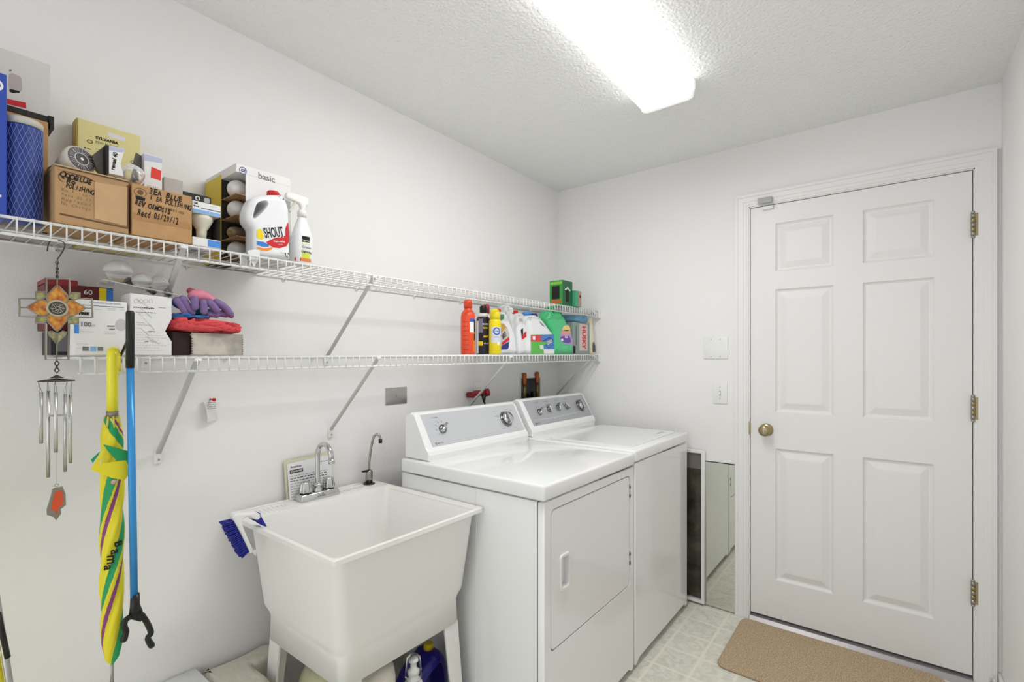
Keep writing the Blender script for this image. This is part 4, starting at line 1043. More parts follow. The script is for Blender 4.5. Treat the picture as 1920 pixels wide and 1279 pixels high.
b.slab([circ(y0 + .035, zt - .011, .006, 18), circ(y0 + .035, zt - .011, .004, 14)], .0003, M_WHITEP, q); b.slab([rrect(y1 - .018, y1 - .004, zt - .018, zt - .005, .003)], .0003, M_INKL, q); b.build('pack_body', t)

# GE basic box with four bulbs showing in its corner window
GX, GY0, GY1, GZ, GB = -1.482, .617, .777, 1.871, -1.70
GWX, GWY, wz = -1.583, .643, 1.845          # the window reaches this far back and this far right
t = thing('basic_bulb_box', (-1.59, .697, ZU0), 'white and yellow box printed basic with bulbs showing at its left corner', 'bulb box')
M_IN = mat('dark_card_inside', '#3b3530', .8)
b = MB()
b.box(GB, GX, GY0, GY1, wz, GZ, M_BOXW, .001, 1)
b.box(GB, GX, GWY + .032, GY1, ZU0, wz, M_BOXW); b.box(GX - .0015, GX, GWY, GWY + .032, ZU0, wz, M_BOXW)
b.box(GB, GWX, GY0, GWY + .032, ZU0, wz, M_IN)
b.box(GB, GWX + .001, GY0 - .0008, GY0, ZU0, GZ - .012, M_YEL)
b.box(GX, GX + .0006, GWY + .001, GWY + .016, ZU0, 1.75, M_YEL)
b.box(GX - .06, GX - .002, GY1, GY1 + .0008, ZU0, 1.83, M_YEL)
b.box(GWX, GX, GY0, GWY + .03, ZU0, ZU0 + .003, M_CARDD); b.build('box_body', t)
hh = (wz - ZU0) / 4
for k in range(1, 4):
    b = MB(); zz = ZU0 + hh * k; b.box(GWX, GX - .0015, GY0 + .001, GWY + .031, zz - .001, zz + .001, M_CARD); b.build('divider', t)
b = MB(); q = FX(GX + .0002)
M_NAVY = mat('navy_print', '#34408c', .45)
b.slab([circ(GY0 + .018, GZ - .018, .0105, 28), circ(GY0 + .018, GZ - .018, .0086, 24)], .0003, M_NAVY, q); b.text('GE', .0115, M_NAVY, q @ Matrix.Translation((GY0 + .018, GZ - .018, 0)), bold=.0004, shear=.3)
b.build('round_logo', t)
b = MB(); b.text('basic', .024, M_INK2, q @ Matrix.Translation((GY0 + .086, GZ - .019, 0)), width=.049, bold=.0003); b.build('printed_word', t)
lab = ('top frosted bulb in the corner window of the basic box', 'second frosted bulb from the top in the corner window of the basic box', 'brown-based bulb end in the third slot of the basic box', 'lowest frosted bulb in the corner window of the basic box')
for k in range(4):
    zz = wz - hh * (k + .5); bx, by = -1.545, .6465
    bt_ = thing('light_bulb', (bx, by, zz - hh / 2), lab[k], 'light bulb', 'bulbs in the corner window of the basic box')
    b = MB()
    if k != 2: b.ball((bx, by, zz - .0005), .0278, M_BULB, sz=1.02, n=28); b.build('globe', bt_)
    else:
        ax_d = Vector((.55, -.83, 0)); fm_ = frame((bx - .02, by + .012, zz - .008), ax_d.cross(Vector((0, 0, 1))) * -1, (0, 0, 1))
        b.lathe([(.022, 0), (.0205, .02), (.016, .032), (.012, .038)], mat('brass_base', '#a89678', .4, metal=.3), fm_, 24)
        b.slab([circ(0, 0, .0055, 18), circ(0, 0, .003, 14)], .0012, mat('brass_ring', '#d8b060', .3, metal=.8), fm_ @ Matrix.Translation((0, 0, .038))); b.build('screw_base', bt_)

# Shout jug
def jug(name, x, th, outer, holes, cap, label, zf, m=M_WBOTT, capm=M_RED, bev=.022, n=3, parts=None):
    ys_ = [p[0] for p in outer]; t = thing(name, (x - th / 2, sum(ys_) / len(ys_), zf), label, 'bottle')
    outer = [(a, max(c, zf)) for a, c in outer]
    b = MB(); b.slab([cat_rom(outer, n)] + [cat_rom(h, n) for h in holes], th, m, FX(x - th), bev, 5); b.build('body', t)
    if cap:
        cy, cz, cr, ch, tilt = cap
        b = MB(); M = Matrix.Translation((x - th / 2, cy, cz)) @ Matrix.Rotation(tilt, 4, 'X')
        b.lathe([(cr, 0), (cr, ch * .8), (cr * .9, ch), (.001, ch)], capm, M, 24)
        for k in range(20):
            a = 2 * PI * k / 20; b.tube([M @ Vector((cr * math.cos(a), cr * math.sin(a), .001)), M @ Vector((cr * math.cos(a), cr * math.sin(a), ch * .8))], .0007, capm, 4)
        b.build('cap', t)
    return t
XS = -1.418; sc, oxx, oyy = 7.527, 450, 330
O = lambda pts, x=XS: oyz(pts, x, oxx, oyy, sc)
outer = O([(200, 1130), (195, 900), (190, 740), (128, 660), (100, 560), (130, 420), (180, 320), (270, 272), (400, 262), (450, 255), (620, 262), (640, 290), (680, 380), (705, 480), (712, 700), (716, 900), (722, 1140), (700, 1165), (460, 1150), (220, 1140)])
hole = O([(212, 592), (180, 545), (205, 450), (245, 375), (310, 350), (370, 352), (395, 385), (370, 440), (300, 520)])
cy, cz = O([(540, 245)])[0]
t = jug('stain_remover_jug', XS, .062, outer, [hole], (cy, cz - .003, .0165, .014, 0), 'white SHOUT jug with red cap on the upper shelf', ZU0, bev=.016)
b = MB(); q = FX(XS + .0002)
Ls = lambda pts, z, m, th=.0003: b.slab([O(pts)], th, m, q @ Matrix.Translation((0, 0, z)))
Ls([(680, 650), (690, 800), (690, 930), (660, 990), (560, 1020), (470, 1010), (400, 970), (370, 930), (480, 880), (640, 840), (640, 740)], 0, M_RED)
Ls([(240, 760), (290, 740), (320, 800), (340, 880), (300, 900), (240, 870)], 0, mat('label_yellow', '#f2d713', .4))
Ls([(238, 920), (330, 930), (420, 975), (400, 1000), (320, 1000), (240, 975)], 0, mat('label_blue', '#3f7fd0', .4))
Ls([(240, 1000), (330, 1020), (400, 1015), (470, 1005), (440, 1040), (380, 1060), (300, 1050), (240, 1025)], 0, mat('label_orange', '#ee9033', .4))
p0 = O([(305, 840)])[0]; p1 = O([(640, 760)])[0]
tm = q @ Matrix.Translation(((p0[0] + p1[0]) / 2, (p0[1] + p1[1]) / 2 - .001, .0006)) @ Matrix.Rotation(math.radians(15), 4, 'Z')
b.text('SHOUT', .03, M_WHITEP, tm, bold=.0016, shear=.0, width=.062, height=.034); b.text('SHOUT', .03, M_INK, tm @ Matrix.Translation((0, 0, .0003)), bold=.0007, width=.058, height=.0295)
p0 = O([(550, 925)])[0]; b.text('Triple-Acting', .008, M_WHITEP, q @ Matrix.Translation((p0[0], p0[1], .0006)) @ Matrix.Rotation(math.radians(10), 4, 'Z'), bold=.0002, width=.034)
p0 = O([(570, 970)])[0]; b.text('LIQUID', .004, M_WHITEP, q @ Matrix.Translation((p0[0], p0[1], .0006)) @ Matrix.Rotation(math.radians(10), 4, 'Z'), width=.013)
p0 = O([(600, 1090)])[0]; b.scribble(p0[0] - .006, p0[0] + .006, p0[1], .002, mat('pink_print', '#dca0a0', .5), q, 3)
b.build('printed_label', t)

# spray bottle
cyv = onf(-1.455, 566, 480)[0]
t = thing('spray_bottle', (-1.455, cyv, ZU0), 'white trigger spray bottle with yellow-green label beside the SHOUT jug', 'spray bottle')
SM = Matrix.Translation((-1.455, cyv, ZU0))
b = MB(); b.lathe([(.028, 0), (.031, .004), (.0315, .05), (.0315, .085), (.029, .098), (.020, .125), (.0125, .145), (.0115, .152)], M_WBOTT, SM, 32, sx=.8, power=2.4); b.build('body', t)
def cylab(b, r, z0, z1, a0, a1, m, M, dz=0, n=14, f0=None, f1=None):
    vs = []; 
    for i in range(n + 1):
        f = i / n; a = a0 + (a1 - a0) * f
        za = z0 + (f0(f) if f0 else 0); zb = z1 + (f1(f) if f1 else 0)
        vs += [(r * math.cos(a), r * math.sin(a), za), (r * math.cos(a), r * math.sin(a), zb)]
    b.add(vs, [[2 * i, 2 * i + 2, 2 * i + 3, 2 * i + 1] for i in range(n)], m, True, M)
def cwarp(r, ang=0): return lambda c: Vector((r * math.cos(c.x / r + ang), r * math.sin(c.x / r + ang), c.y))
def cyltext(b, s, size, m, M, r, ang, z, **kw):
    b.text(s, size, m, M @ Matrix.Translation((0, 0, z)), warp=cwarp(r, ang), **kw)
b = MB(); sq = SM @ Matrix.Diagonal((.8, 1, 1, 1)); r = .0324
cylab(b, r, .012, .084, -1.15, 1.15, mat('lime_label', '#cfe04a', .4), sq)
cylab(b, r + .0002, .068, .086, -1.15, 1.15, M_INK, sq, f0=lambda f: .012 * (f - .5) ** 2 * 4 * (1 if f > .5 else -.6)); cylab(b, r + .0002, .035, .066, -.35, 1.15, mat('label_silver', '#dfe4dc', .4), sq)
cylab(b, r + .0002, .008, .018, -1.15, -.5, M_RED, sq); cylab(b, r + .0002, .008, .018, -.5, 1.15, mat('label_orange2', '#e2864a', .4), sq)
cyltext(b, 'Greased', .02, M_WHITEP, sq, r + .0004, .1, .052, bold=.0012, width=.036); cyltext(b, 'Greased', .02, M_INK, sq, r + .0006, .1, .052, bold=.0002, width=.034)
cyltext(b, 'Lightning', .015, M_INK, sq, r + .0006, .1, .038, bold=.0004, width=.036); cyltext(b, 'Degreaser', .008, M_WHITEP, sq, r + .0006, .0, .073, width=.03)
b.build('printed_label', t)
b = MB(); b.lathe([(.0135, .150), (.0135, .166), (.011, .170)], M_WPLAST, SM, 20)
hd = [(-.052, .196), (-.05, .213), (-.03, .216), (.012, .214), (.02, .206), (.018, .19), (.01, .184), (.006, .168), (-.006, .168), (-.008, .186), (-.03, .192)]
b.slab([cat_rom([(y, z) for y, z in hd], 3)], .016, M_WPLAST, SM @ frame((-.008, 0, 0), (0, -1, 0), (0, 0, 1)) @ Matrix.Scale(-1, 4, (1, 0, 0)) if False else SM @ FX(-.008), .005, 3); b.build('spray_head', t)
b = MB(); b.tube(cat_rom([(0, -.022, .19), (0, -.028, .178), (0, -.034, .168), (0, -.044, .158)], 3, False), [.004] * 10, mat('clear_trigger', '#d8d8c8', .3), 8) if False else b.tube(cat_rom([(-1.455, cyv - .022, ZU0 + .192), (-1.455, cyv - .028, ZU0 + .178), (-1.455, cyv - .034, ZU0 + .168), (-1.455, cyv - .040, ZU0 + .158)], 3, False), .004, mat('clear_trigger', '#d8d8c8', .3), 8); b.build('trigger', t)

# far right end of the upper shelf: green boxes
M_GRN = mat('green_carton', '#2f9a3e', .4); M_DGRN = mat('dark_green_carton', '#1d5f3c', .45)
t = thing('green_trap_box', (-1.43, 2.32, ZU0), 'green box with black window near the far end of the upper shelf', 'box')
gy0, gx = 2.262, -1.375 - .04
g0 = onf(gx, 1055, 568)[0]; g1 = onf(gx, 1073, 570)[0]
b = MB(); zt = 1.738
b.box(gx - .085, gx, g0, g1, ZU0, zt, M_GRN, .001, 1); b.box(gx - .0845, gx + .0006, g0 + .0005, g1, ZU0 + .001, zt - .001, M_DGRN)
b.box(gx - .070, gx - .02, g0 - .0014, g0 - .0003, ZU0 + .035, zt - .03, M_INK); b.box(gx - .075, gx - .008, g0 - .0014, g0 - .0003, ZU0 + .012, ZU0 + .03, mat('orange_brown_print', '#c4642c', .5)); b.box(gx - .08, gx - .004, g0 - .0014, g0 - .0003, zt - .022, zt - .008, mat('lime_print', '#8ac23c', .5))
q = FX(gx + .0008); 
for k in range(-2, 3): b.slab([circ((g0 + g1) / 2 + k * .011, zt - .038 - abs(k) * .006, .007, 12, .004)], .0003, M_WHITEP, q)
b.slab([rrect((g0 + g1) / 2 - .02, (g0 + g1) / 2 + .012, ZU0 + .02, zt - .055, .006)], .0003, M_INK, q)
b.text('Miracle', .011, M_WHITEP, q @ Matrix.Translation(((g0 + g1) / 2, zt - .014, .0003)), width=(g1 - g0) * .7) if False else None
b.build('box_body', t)
t = thing('small_green_box', (-1.42, 2.42, ZU0), 'small green and pink box right of the green box with black window', 'box')
g2 = onf(gx, 1085, 560)[0]
b = MB(); b.box(gx - .05, gx + .02, g1 + .002, g2 - .006, ZU0, 1.69, mat('teal_green_card', '#4aa57c', .5), .001, 1); b.box(gx + .0195, gx + .021, (g1 + g2) / 2, g2 - .007, ZU0 + .004, 1.688, mat('pink_brown_card', '#b98a80', .5)); b.slab([circ((g1 + 3 * g2) / 4 - .003, 1.66, .008, 12)], .0004, M_INK, FX(gx + .021)); b.build('box_body', t)

# ================================================================ things on the lower shelf, left end
def zl(y): return ZTL(y) + .0022
t = thing('red_book', (-1.6, .30, zl(.3)), 'dark red box lying behind the 100W bulb box on the lower shelf', 'box')
b = MB(); xx = -1.60; y0 = onf(xx, 84, 600)[0]; y1 = onf(xx, 212, 560)[0]
b.box(-1.695, xx, y0, y1, zl(y0) + .062, 1.492, mat('dark_red_card', '#5f1a1c', .5), .001, 1); b.box(-1.695, xx + .001, y0, y0 + .06, 1.488, 1.503, M_DRED, .001, 1)
b.rect(y1 - .028, y1 - .014, 1.455, 1.49, mat('label_yellow', '#f2d713', .4), FX(xx)); b.rect(y1 - .014, y1, 1.455, 1.49, mat('label_blue', '#3f7fd0', .4), FX(xx))
b.text('60', .02, M_WHITEP, FX(xx + .0005) @ Matrix.Translation((y1 - .05, 1.476, 0)), width=.016); b.build('box_body', t)
t = thing('dark_box', (-1.6, .29, zl(.3)), 'dark grey box under the red box behind the wind chime', 'box')
b = MB(); b.box(-1.69, -1.585, y0 + .008, y0 + .13, zl(y0) + .002, zl(y0) + .060, mat('charcoal_card', '#2c2c30', .5), .001, 1); b.rect(y0 + .02, y0 + .04, zl(.3) + .01, zl(.3) + .05, M_INK2, FX(-1.5848)); b.build('box_body', t)
# 100W bulb box
t = thing('led_bulb_box', (-1.46, .305, zl(.3)), 'white bulb box printed 100W on the lower shelf behind the umbrella', 'bulb box')
xw = -1.43; y0, y1 = .258, .352; z0, z1 = zl(.30), 1.4425
b = MB(); b.box(xw - .07, xw, y0, y1, z0, z1, M_BOXW, .003, 3); q = FX(xw); b.build('box_body', t)
b = MB(); W_ = y1 - y0
o = lambda px, py: PX(px / 8.727 + 120, py / 8.727 + 550, xw)
def at8(px, py): v = o(px, py); return v.y, v.z
def T8(s, px, py, size, m, **kw): y, z = at8(px, py); b.text(s, size, m, q @ Matrix.Translation((y, z, .0003)), **kw)
T8('FREE', 330, 335, .007, M_INK, width=.018, bold=.0005); T8('100', 355, 510, .013, M_INK2, width=.0175, height=.0105, bold=.0003); T8('W', 478, 530, .008, M_INKL)
T8('BRIGHT', 770, 540, .005, M_INK2, width=.014, bold=.0003); T8('LIGHT', 788, 590, .005, M_INK2, width=.0105, bold=.0003); T8('FREQUENTLY EXCEPTIONAL', 680, 165, .004, mat('navy_print', '#34408c', .45), width=.058)
for (a, c, d, e, m) in ((300, 870, 405, 945, M_INK2), (430, 870, 530, 950, M_LB), (550, 875, 640, 945, M_INK2), (165, 510, 245, 660, mat('blue_print', '#4a90dc', .45))):
    u0, v1 = at8(a, c); u1, v0 = at8(d, e); b.rect(u0, u1, v0, v1, m, q)
u0, v0 = at8(470, 195); u1, _v = at8(980, 215); b.rect(u0 - .02, u1, v0 - .0015, v0 - .0003, mat('navy_print', '#34408c', .45), q)
for (a, c, d) in ((490, 260, 610), (700, 250, 850), (720, 275, 840), (910, 270, 1000), (270, 630, 490), (670, 635, 840), (650, 665, 850), (210, 830, 390), (210, 900, 290)):
    u0, v0 = at8(a, c); u1, _v = at8(d, c); b.scribble(u0, u1, v0, .0013, M_INKL, q, 7)
cyv2, czv = at8(960, 520); b.slab([circ(min(cyv2, y1 - .012), czv, .011, 24, .014)], .0003, mat('bulb_print', '#c8c6c8', .5), q)
b.build('printed_label', t)
# wrapped box
t = thing('wrapped_paper_box', (-1.46, .405, zl(.4)), 'white box wrapped in clear film with printed instructions, right of the 100W box', 'box')
y0, y1 = .3575, .4425; z0, z1 = zl(.4), 1.4655
b = MB(); b.slab([[(y0, z0), (y1, z0), (y1, z0 + .035), (y1 - .014, z0 + .06), (y1, z0 + .092), (y1, z1 - .003), (y0, z1)]], .075, M_BOXW, FX(xw - .075), .002, 2); b.build('box_body', t)
b = MB()
def at8(px, py): v = PX(px / 8.727 + 120, py / 8.727 + 550, xw); return v.y, v.z
for (a, c, d, h, m) in ((1135, 235, 1475, .003, M_INK), (1170, 310, 1510, .0022, M_INK2), (1550, 240, 1660, .002, M_INK2), (1200, 350, 1400, .0012, M_INKL), (1180, 480, 1320, .0012, M_INK2), (1200, 520, 1420, .0012, M_INK2), (1180, 570, 1270, .0012, M_INK2), (1380, 625, 1490, .0014, M_INK), (1320, 795, 1380, .002, M_INK), (1420, 795, 1520, .001, M_INK2)) + tuple((1180, 640 + k * 42, 1560 + (k % 3) * 60, .001, M_INKL) for k in range(8)):
    u0, v0 = at8(a, c); u1, _v = at8(min(d, 1740), c); b.scribble(u0, u1, v0, h, m, q, 10)
for k in range(4): u0, v0 = at8(1180 + k * 80, 130); b.slab([circ(u0, v0, .0042, 14, .005), circ(u0, v0, .0038, 14, .0046)], .0003, M_INK2, q)
b.build('printed_label', t)
b = MB(); 
for (a, c, d, e) in ((1190, 90, 1380, 230), (1240, 230, 1440, 400), (1230, 320, 1480, 600), (1250, 560, 1400, 700), (1340, 700, 1560, 830)):
    u0, v0 = at8(a, c); u1, v1 = at8(d, e); b.tube([(xw + .0006, u0, v0), (xw + .0012, (u0 + u1) / 2, (v0 + v1) / 2 + .002), (xw + .0006, u1, v1)], .0006, M_WHITEP, 4)
b.build('film_creases', t)
# blister pack of globe bulbs on top
t = thing('blister_tray', (-1.50, .40, 1.468), 'clear plastic blister tray holding globe bulbs, on top of the bulb boxes', 'blister pack')
pA, pB = PX(190, 530, -1.52), PX(330, 549, -1.44)
b = MB(); M_CL2 = mat('clear_tray', '#eef0f0', .08, alpha=.45)
b.hexa([(-1.60, .33, 1.500), (-1.47, .315, 1.4955), (-1.42, .452, 1.4695), (-1.55, .49, 1.474), (-1.60, .33, 1.502), (-1.47, .315, 1.4975), (-1.42, .452, 1.4715), (-1.55, .49, 1.476)], M_CL2); b.build('tray_card', t)
def glob(px, py, x, r, label):
    c = PX(px, py, x); g = thing('globe_bulb', (x, c.y, c.z - r), label, 'light bulb', 'globe bulbs in the clear blister tray')
    b = MB(); b.ball(c, r, M_GLASS, n=24); b.build('globe', g)
    b = MB(); b.cyl(c + Vector((-.004, .012, -.012)), c + Vector((-.012, .03, -.022)), .008, mat('dull_base', '#7d766c', .4, metal=.7), 12); b.build('screw_base', g)
glob(222, 511, -1.50, .027, 'largest clear globe bulb at the left of the blister tray'); glob(266, 529, -1.49, .020, 'middle clear globe bulb in the blister tray'); glob(297, 533, -1.48, .0195, 'right clear globe bulb in the blister tray')
for i, (px, py) in enumerate(((222, 509), (266, 528), (298, 532))):
    c = PX(px, py, -1.485); b = MB(); r_ = .030 if i == 0 else .0225
    b.lathe([(r_ * math.sin(a), r_ * math.cos(a)) for a in [PI / 2 * (1 - k / 8) + .001 for k in range(9)]], M_CL2, Matrix.Translation(c + Vector((0, 0, -.002))), 24); b.build('blister_dome', t)

# wooden crate, cloths and gloves
t = thing('wooden_box', (-1.5, .55, zl(.55)), 'weathered grey wooden box on the lower shelf under the red cloth', 'wooden box')
M_WOOD = mat('weathered_wood', '#c0b9ae', .8, var=.35, vscale=22, bump=.3, scale=60)
y0, y1 = .487, .613; z0, z1 = zl(.55), 1.3765; xo = -1.43
b = MB(); b.box(xo - .006, xo, y0, y1, z0, z1, M_WOOD, .0006, 1)
for k in range(7):
    for yy in (y0, y1 - .003): b.box(xo - .0055, xo + .0004, yy, yy + .003, z0 + .002 + k * .0065, z0 + .005 + k * .0065, mat('joint_wood', '#6f675c', .8))
b.build('front_board', t)
b = MB(); b.box(-1.62, xo - .006, y1 - .006, y1, z0, z1, M_WOOD); b.box(-1.62, xo - .006, y0 + .05, y0 + .056, z0, z1 - .002, mat('wood_inside_shade', '#2b201c', .9)); b.box(-1.62, -1.614, y0, y1, z0, z1, M_WOOD); b.box(-1.62, xo - .006, y0, y1, z0, z0 + .003, M_WOOD); b.build('side_board', t)  # inner board painted dark for the shade inside the open box
t0 = thing('shaded_box_end', (-1.5, .46, zl(.46)), 'dark block painted as the shaded open end of the wooden box, under the red cloth', 'box')
b = MB(); b.box(-1.56, -1.437, .4465, .486, zl(.46), 1.3765, mat('box_end_shade', '#2a1a1a', .8), .001, 1); b.build('box_body', t0)  # added block; its dark colour stands in for shade at the box end
from mathutils import noise
def cloth(nm, x0, x1, y0, y1, zb, h, m, label, seed, lobes=5, taper=None):
    b = MB(); nu, nv = 60, 26; vs = []
    for i in range(nv + 1):
        v = -PI / 2 + PI * i / nv
        for j in range(nu):
            u = 2 * PI * j / nu
            cu, su, cv, sv = math.cos(u), math.sin(u), math.cos(v), math.sin(v)
            f = lambda c, e: math.copysign(abs(c) ** e, c)
            p = Vector((f(cv, .5) * f(cu, .5), f(cv, .5) * f(su, .5), f(sv, .7)))
            w = noise.noise(Vector((p.x * 2.2, p.y * 2.5 + seed, p.z * 1.5)))
            w2 = math.sin((p.z * 1.2 + p.y * .6 + w * 1.5) * lobes)
            x = (x0 + x1) / 2 + p.x * (x1 - x0) / 2 * (1 + .05 * w2); y = (y0 + y1) / 2 + p.y * (y1 - y0) / 2 * (1 + .03 * w)
            hh_ = h * (1 if taper is None else taper((p.y + 1) / 2))
            z = zb + hh_ * (p.z + 1) / 2 + (.0035 * w2 if p.z > -.6 else 0); x += .005 * w2 + .004 * noise.noise(Vector((p.x * 6, p.y * 9, p.z * 6 + seed)))
            vs.append((x, y, max(z, zb)))
    fs = [[i * nu + j, i * nu + (j + 1) % nu, (i + 1) * nu + (j + 1) % nu, (i + 1) * nu + j] for i in range(nv) for j in range(nu)]
    b.add(vs, fs, m, True); return b.build(nm, org=((x0 + x1) / 2, (y0 + y1) / 2, zb), label=label, cat='cloth')
cloth('folded_red_cloth', -1.58, -1.418, .443, .619, 1.3768, .033, mat('coral_cloth', '#e9585c', .9, bump=.25, scale=500), 'crumpled coral red cloth on the wooden box', 3.3, 7, lambda f: 1.25 - .35 * f)
cloth('folded_blue_cloth', -1.56, -1.435, .45, .54, 1.413, .012, mat('blue_cloth', '#4a8fd6', .9, bump=.25, scale=500), 'bright blue cloth folded between the red cloth and the gloves', 8.1, 4)
M_PUR = mat('purple_rubber', '#7d6699', .5); M_PINK = mat('pink_glove', '#d9869a', .7); M_TEAL = mat('teal_glove', '#1f8f8a', .6); M_BLG = mat('blue_glove', '#2a56a8', .6); M_MAR = mat('maroon_cuff', '#a04a58', .7)
def glove(nm, label, palm, fingers, cuff, mp, mf):
    """palm: polyline with radii; fingers: list of polylines"""
    t = thing(nm, palm[0][0], label, 'glove', 'garden gloves piled on the cloths')
    def skin(b, pts, m, sx=1):
        P3 = cat_rom([tuple(p) + (r,) for p, r in pts], 4, False); b.tube([p[:3] for p in P3], [p[3] for p in P3], m, 14)
        b.ball(P3[-1][:3], P3[-1][3], m, n=14); b.ball(P3[0][:3], P3[0][3], m, n=14)
    b = MB(); skin(b, palm, mp); b.build('palm', t)
    for f in fingers: b = MB(); skin(b, f, mf); b.build('finger', t)
    if cuff: b = MB(); skin(b, cuff, M_MAR); b.build('cuff', t)
def g4(px, py, x): v = PX(px / 4.568 + 220, py / 4.568 + 480, x); return (v.x, v.y, v.z)
def fl(pts, r0, r1, x=-1.43): n = len(pts); return [(g4(a, c, x), r0 + (r1 - r0) * i / (n - 1)) for i, (a, c) in enumerate(pts)]
glove('garden_glove', 'pink and purple garden glove draped on top of the pile', fl([(665, 345), (720, 340), (770, 365), (820, 400), (760, 385), (690, 375)], .0165, .012, -1.452),
      [fl([(660, 375), (665, 410), (665, 440)], .0095, .0085), fl([(735, 400), (740, 450), (742, 475)], .010, .009), fl([(790, 400), (830, 440), (850, 465)], .010, .009), fl([(850, 400), (920, 440), (970, 500)], .0105, .009, -1.44)],
      fl([(650, 315), (625, 300)], .010, .0085, -1.46), M_PINK, M_PUR)
glove('garden_glove', 'teal and purple garden glove under the pink glove at the left of the pile', fl([(520, 400), (560, 420), (600, 450)], .014, .014, -1.47),
      [fl([(510, 380), (550, 430), (580, 480)], .009, .008, -1.44), fl([(560, 370), (600, 430), (640, 480)], .010, .009, -1.44)], None, M_BLG, M_PUR)
glove('garden_glove', 'blue-purple garden glove lowest in the pile, fingers to the right', fl([(690, 480), (760, 490), (800, 485)], .013, .012, -1.48),
      [fl([(790, 495), (830, 500), (850, 505)], .0095, .008, -1.44), fl([(870, 490), (900, 495), (930, 500)], .0095, .009, -1.45), fl([(920, 480), (960, 500), (975, 510)], .0095, .008, -1.47)], None, M_TEAL, M_PUR)

# ================================================================ lower shelf, right end
def can(nm, x, y, r, prof, m, label, cat='spray can', n=28):
    z = zl(y); t = thing(nm, (x, y, z), label, cat); M = Matrix.Translation((x, y, z)); b = MB(); b.lathe(prof, m, M, n); b.build('body', t); return t, M
va = -.35   # labels look towards the camera side
def cy_of(px, x): return PX(px, 660, x).y
y = cy_of(877.5, -1.47); M_ORA = mat('orange_red_plastic', '#e9502c', .35)
t, M = can('repellent_bottle', -1.47, y, .031, [(.030, 0), (.0315, .004), (.0315, .165), (.0285, .18), (.02, .192), (.0165, .198), (.0165, .203)], M_ORA, 'orange-red bottle leftmost of the group at the right of the lower shelf', 'bottle')
b = MB(); b.lathe([(.0185, .203), (.0185, .226), (.0165, .238), (.001, .2385)], M_ORA, M, 24); b.build('cap', t)
b = MB(); cylab(b, .0318, .140, .155, -.55, .35, mat('label_blue2', '#2f62c0', .4), M); cylab(b, .0318, .095, .140, -.55, .1, M_WHITEP, M); cylab(b, .0318, .095, .150, .1, .5, M_INK, M); cylab(b, .0318, .012, .095, -.1, .5, mat('orange_print', '#f07818', .4), M); cylab(b, .032, .06, .09, .1, .5, M_INK, M)
for k in range(7): cylab(b, .0318, .02 + k * .02, .0215 + k * .02, -1.5, -.75, mat('dark_red_print', '#8e2d1e', .5), M)
b.build('printed_label', t)
y = cy_of(906, -1.52)
t, M = can('bug_spray', -1.52, y, .0315, [(.030, 0), (.0315, .003), (.0315, .165), (.029, .172), (.02, .18)], mat('black_can', '#2b2b33', .35, metal=.2), 'black and grey spray can with yellow lettering right of the orange-red bottle')
b = MB(); b.lathe([(.026, .172), (.025, .186), (.019, .192)], M_BOXW, M, 24); b.lathe([(.0165, .190), (.0175, .222), (.013, .228), (.001, .2285)], M_BLACK, M, 20); b.build('cap', t)
b = MB(); cylab(b, .0318, .004, .155, -2.1, -1.6, M_BOXW, M); cylab(b, .0318, .1, .165, -1.6, -.9, mat('grey_print', '#8a8a98', .4), M)
cyltext(b, 'BLACK', .016, M_WHITEP, M, .0322, -.5, .140, bold=.001, width=.03); cyltext(b, 'FLAG', .018, mat('label_yellow', '#f2d713', .4), M, .0322, -.5, .122, bold=.001, width=.024)
cyltext(b, 'ANT', .016, mat('label_yellow', '#f2d713', .4), M, .0322, -.45, .082, bold=.001, width=.026); cylab(b, .032, .040, .060, -1.6, -.9, mat('label_yellow', '#f2d713', .4), M); cyltext(b, 'KILLER', .01, M_WHITEP, M, .0322, -.35, .05, width=.026)
b.build('printed_label', t)
y = cy_of(928, -1.455) 
t, M = can('furniture_polish', -1.455, y, .0275, [(.0265, 0), (.0278, .003), (.0278, .150), (.026, .157), (.0215, .162)], mat('yellow_can', '#f0dc1c', .35), 'yellow aerosol can with yellow cap beside the black spray can')
b = MB(); b.lathe([(.0235, .16), (.0235, .19), (.020, .204), (.010, .21), (.001, .2105)], mat('yellow_cap2', '#f4e22c', .35), M, 24); b.build('cap', t)
b = MB(); cylab(b, .0281, .052, .125, -1.5, .9, mat('pale_violet_label', '#d9dbe6', .4), M); 
vsl = [circ(0, .105, .017, 20), circ(0, .105, .013, 20)]
for k in range(18):
    a0_, a1_ = 2 * PI * k / 18, 2 * PI * (k + 1) / 18
    vs = [(.0284 * math.cos(-.55 + rr * math.cos(a) / .028), .0284 * math.sin(-.55 + rr * math.cos(a) / .028), .105 + rr * math.sin(a)) for a in (a0_, a1_) for rr in (.012, .018)]
    b.add(vs, [[0, 1, 3, 2]], mat('label_blue2', '#2f62c0', .4), True, M)
cyltext(b, 'LEMON', .010, M_INK2, M, .0284, -.55, .078, width=.022); cyltext(b, 'Pledge', .012, mat('label_blue2', '#2f62c0', .4), M, .0286, -.55, .105, width=.02, bold=.0004); cylab(b, .0284, .042, .056, -.5, .0, M_WHITEP, M)
b.build('printed_label', t)
y = cy_of(919, -1.6)
t, M = can('cleaner_bottle', -1.62, PX(912, 660, -1.62).y, .028, [(.027, 0), (.028, .003), (.028, .18), (.015, .205)], M_WBOTT, 'white bottle with dark red cap hidden behind the yellow aerosol', 'bottle')
b = MB(); b.lathe([(.016, .205), (.017, .24), (.012, .252), (.001, .2525)], mat('crimson_plastic', '#a3283c', .4), M, 20); b.build('cap', t)

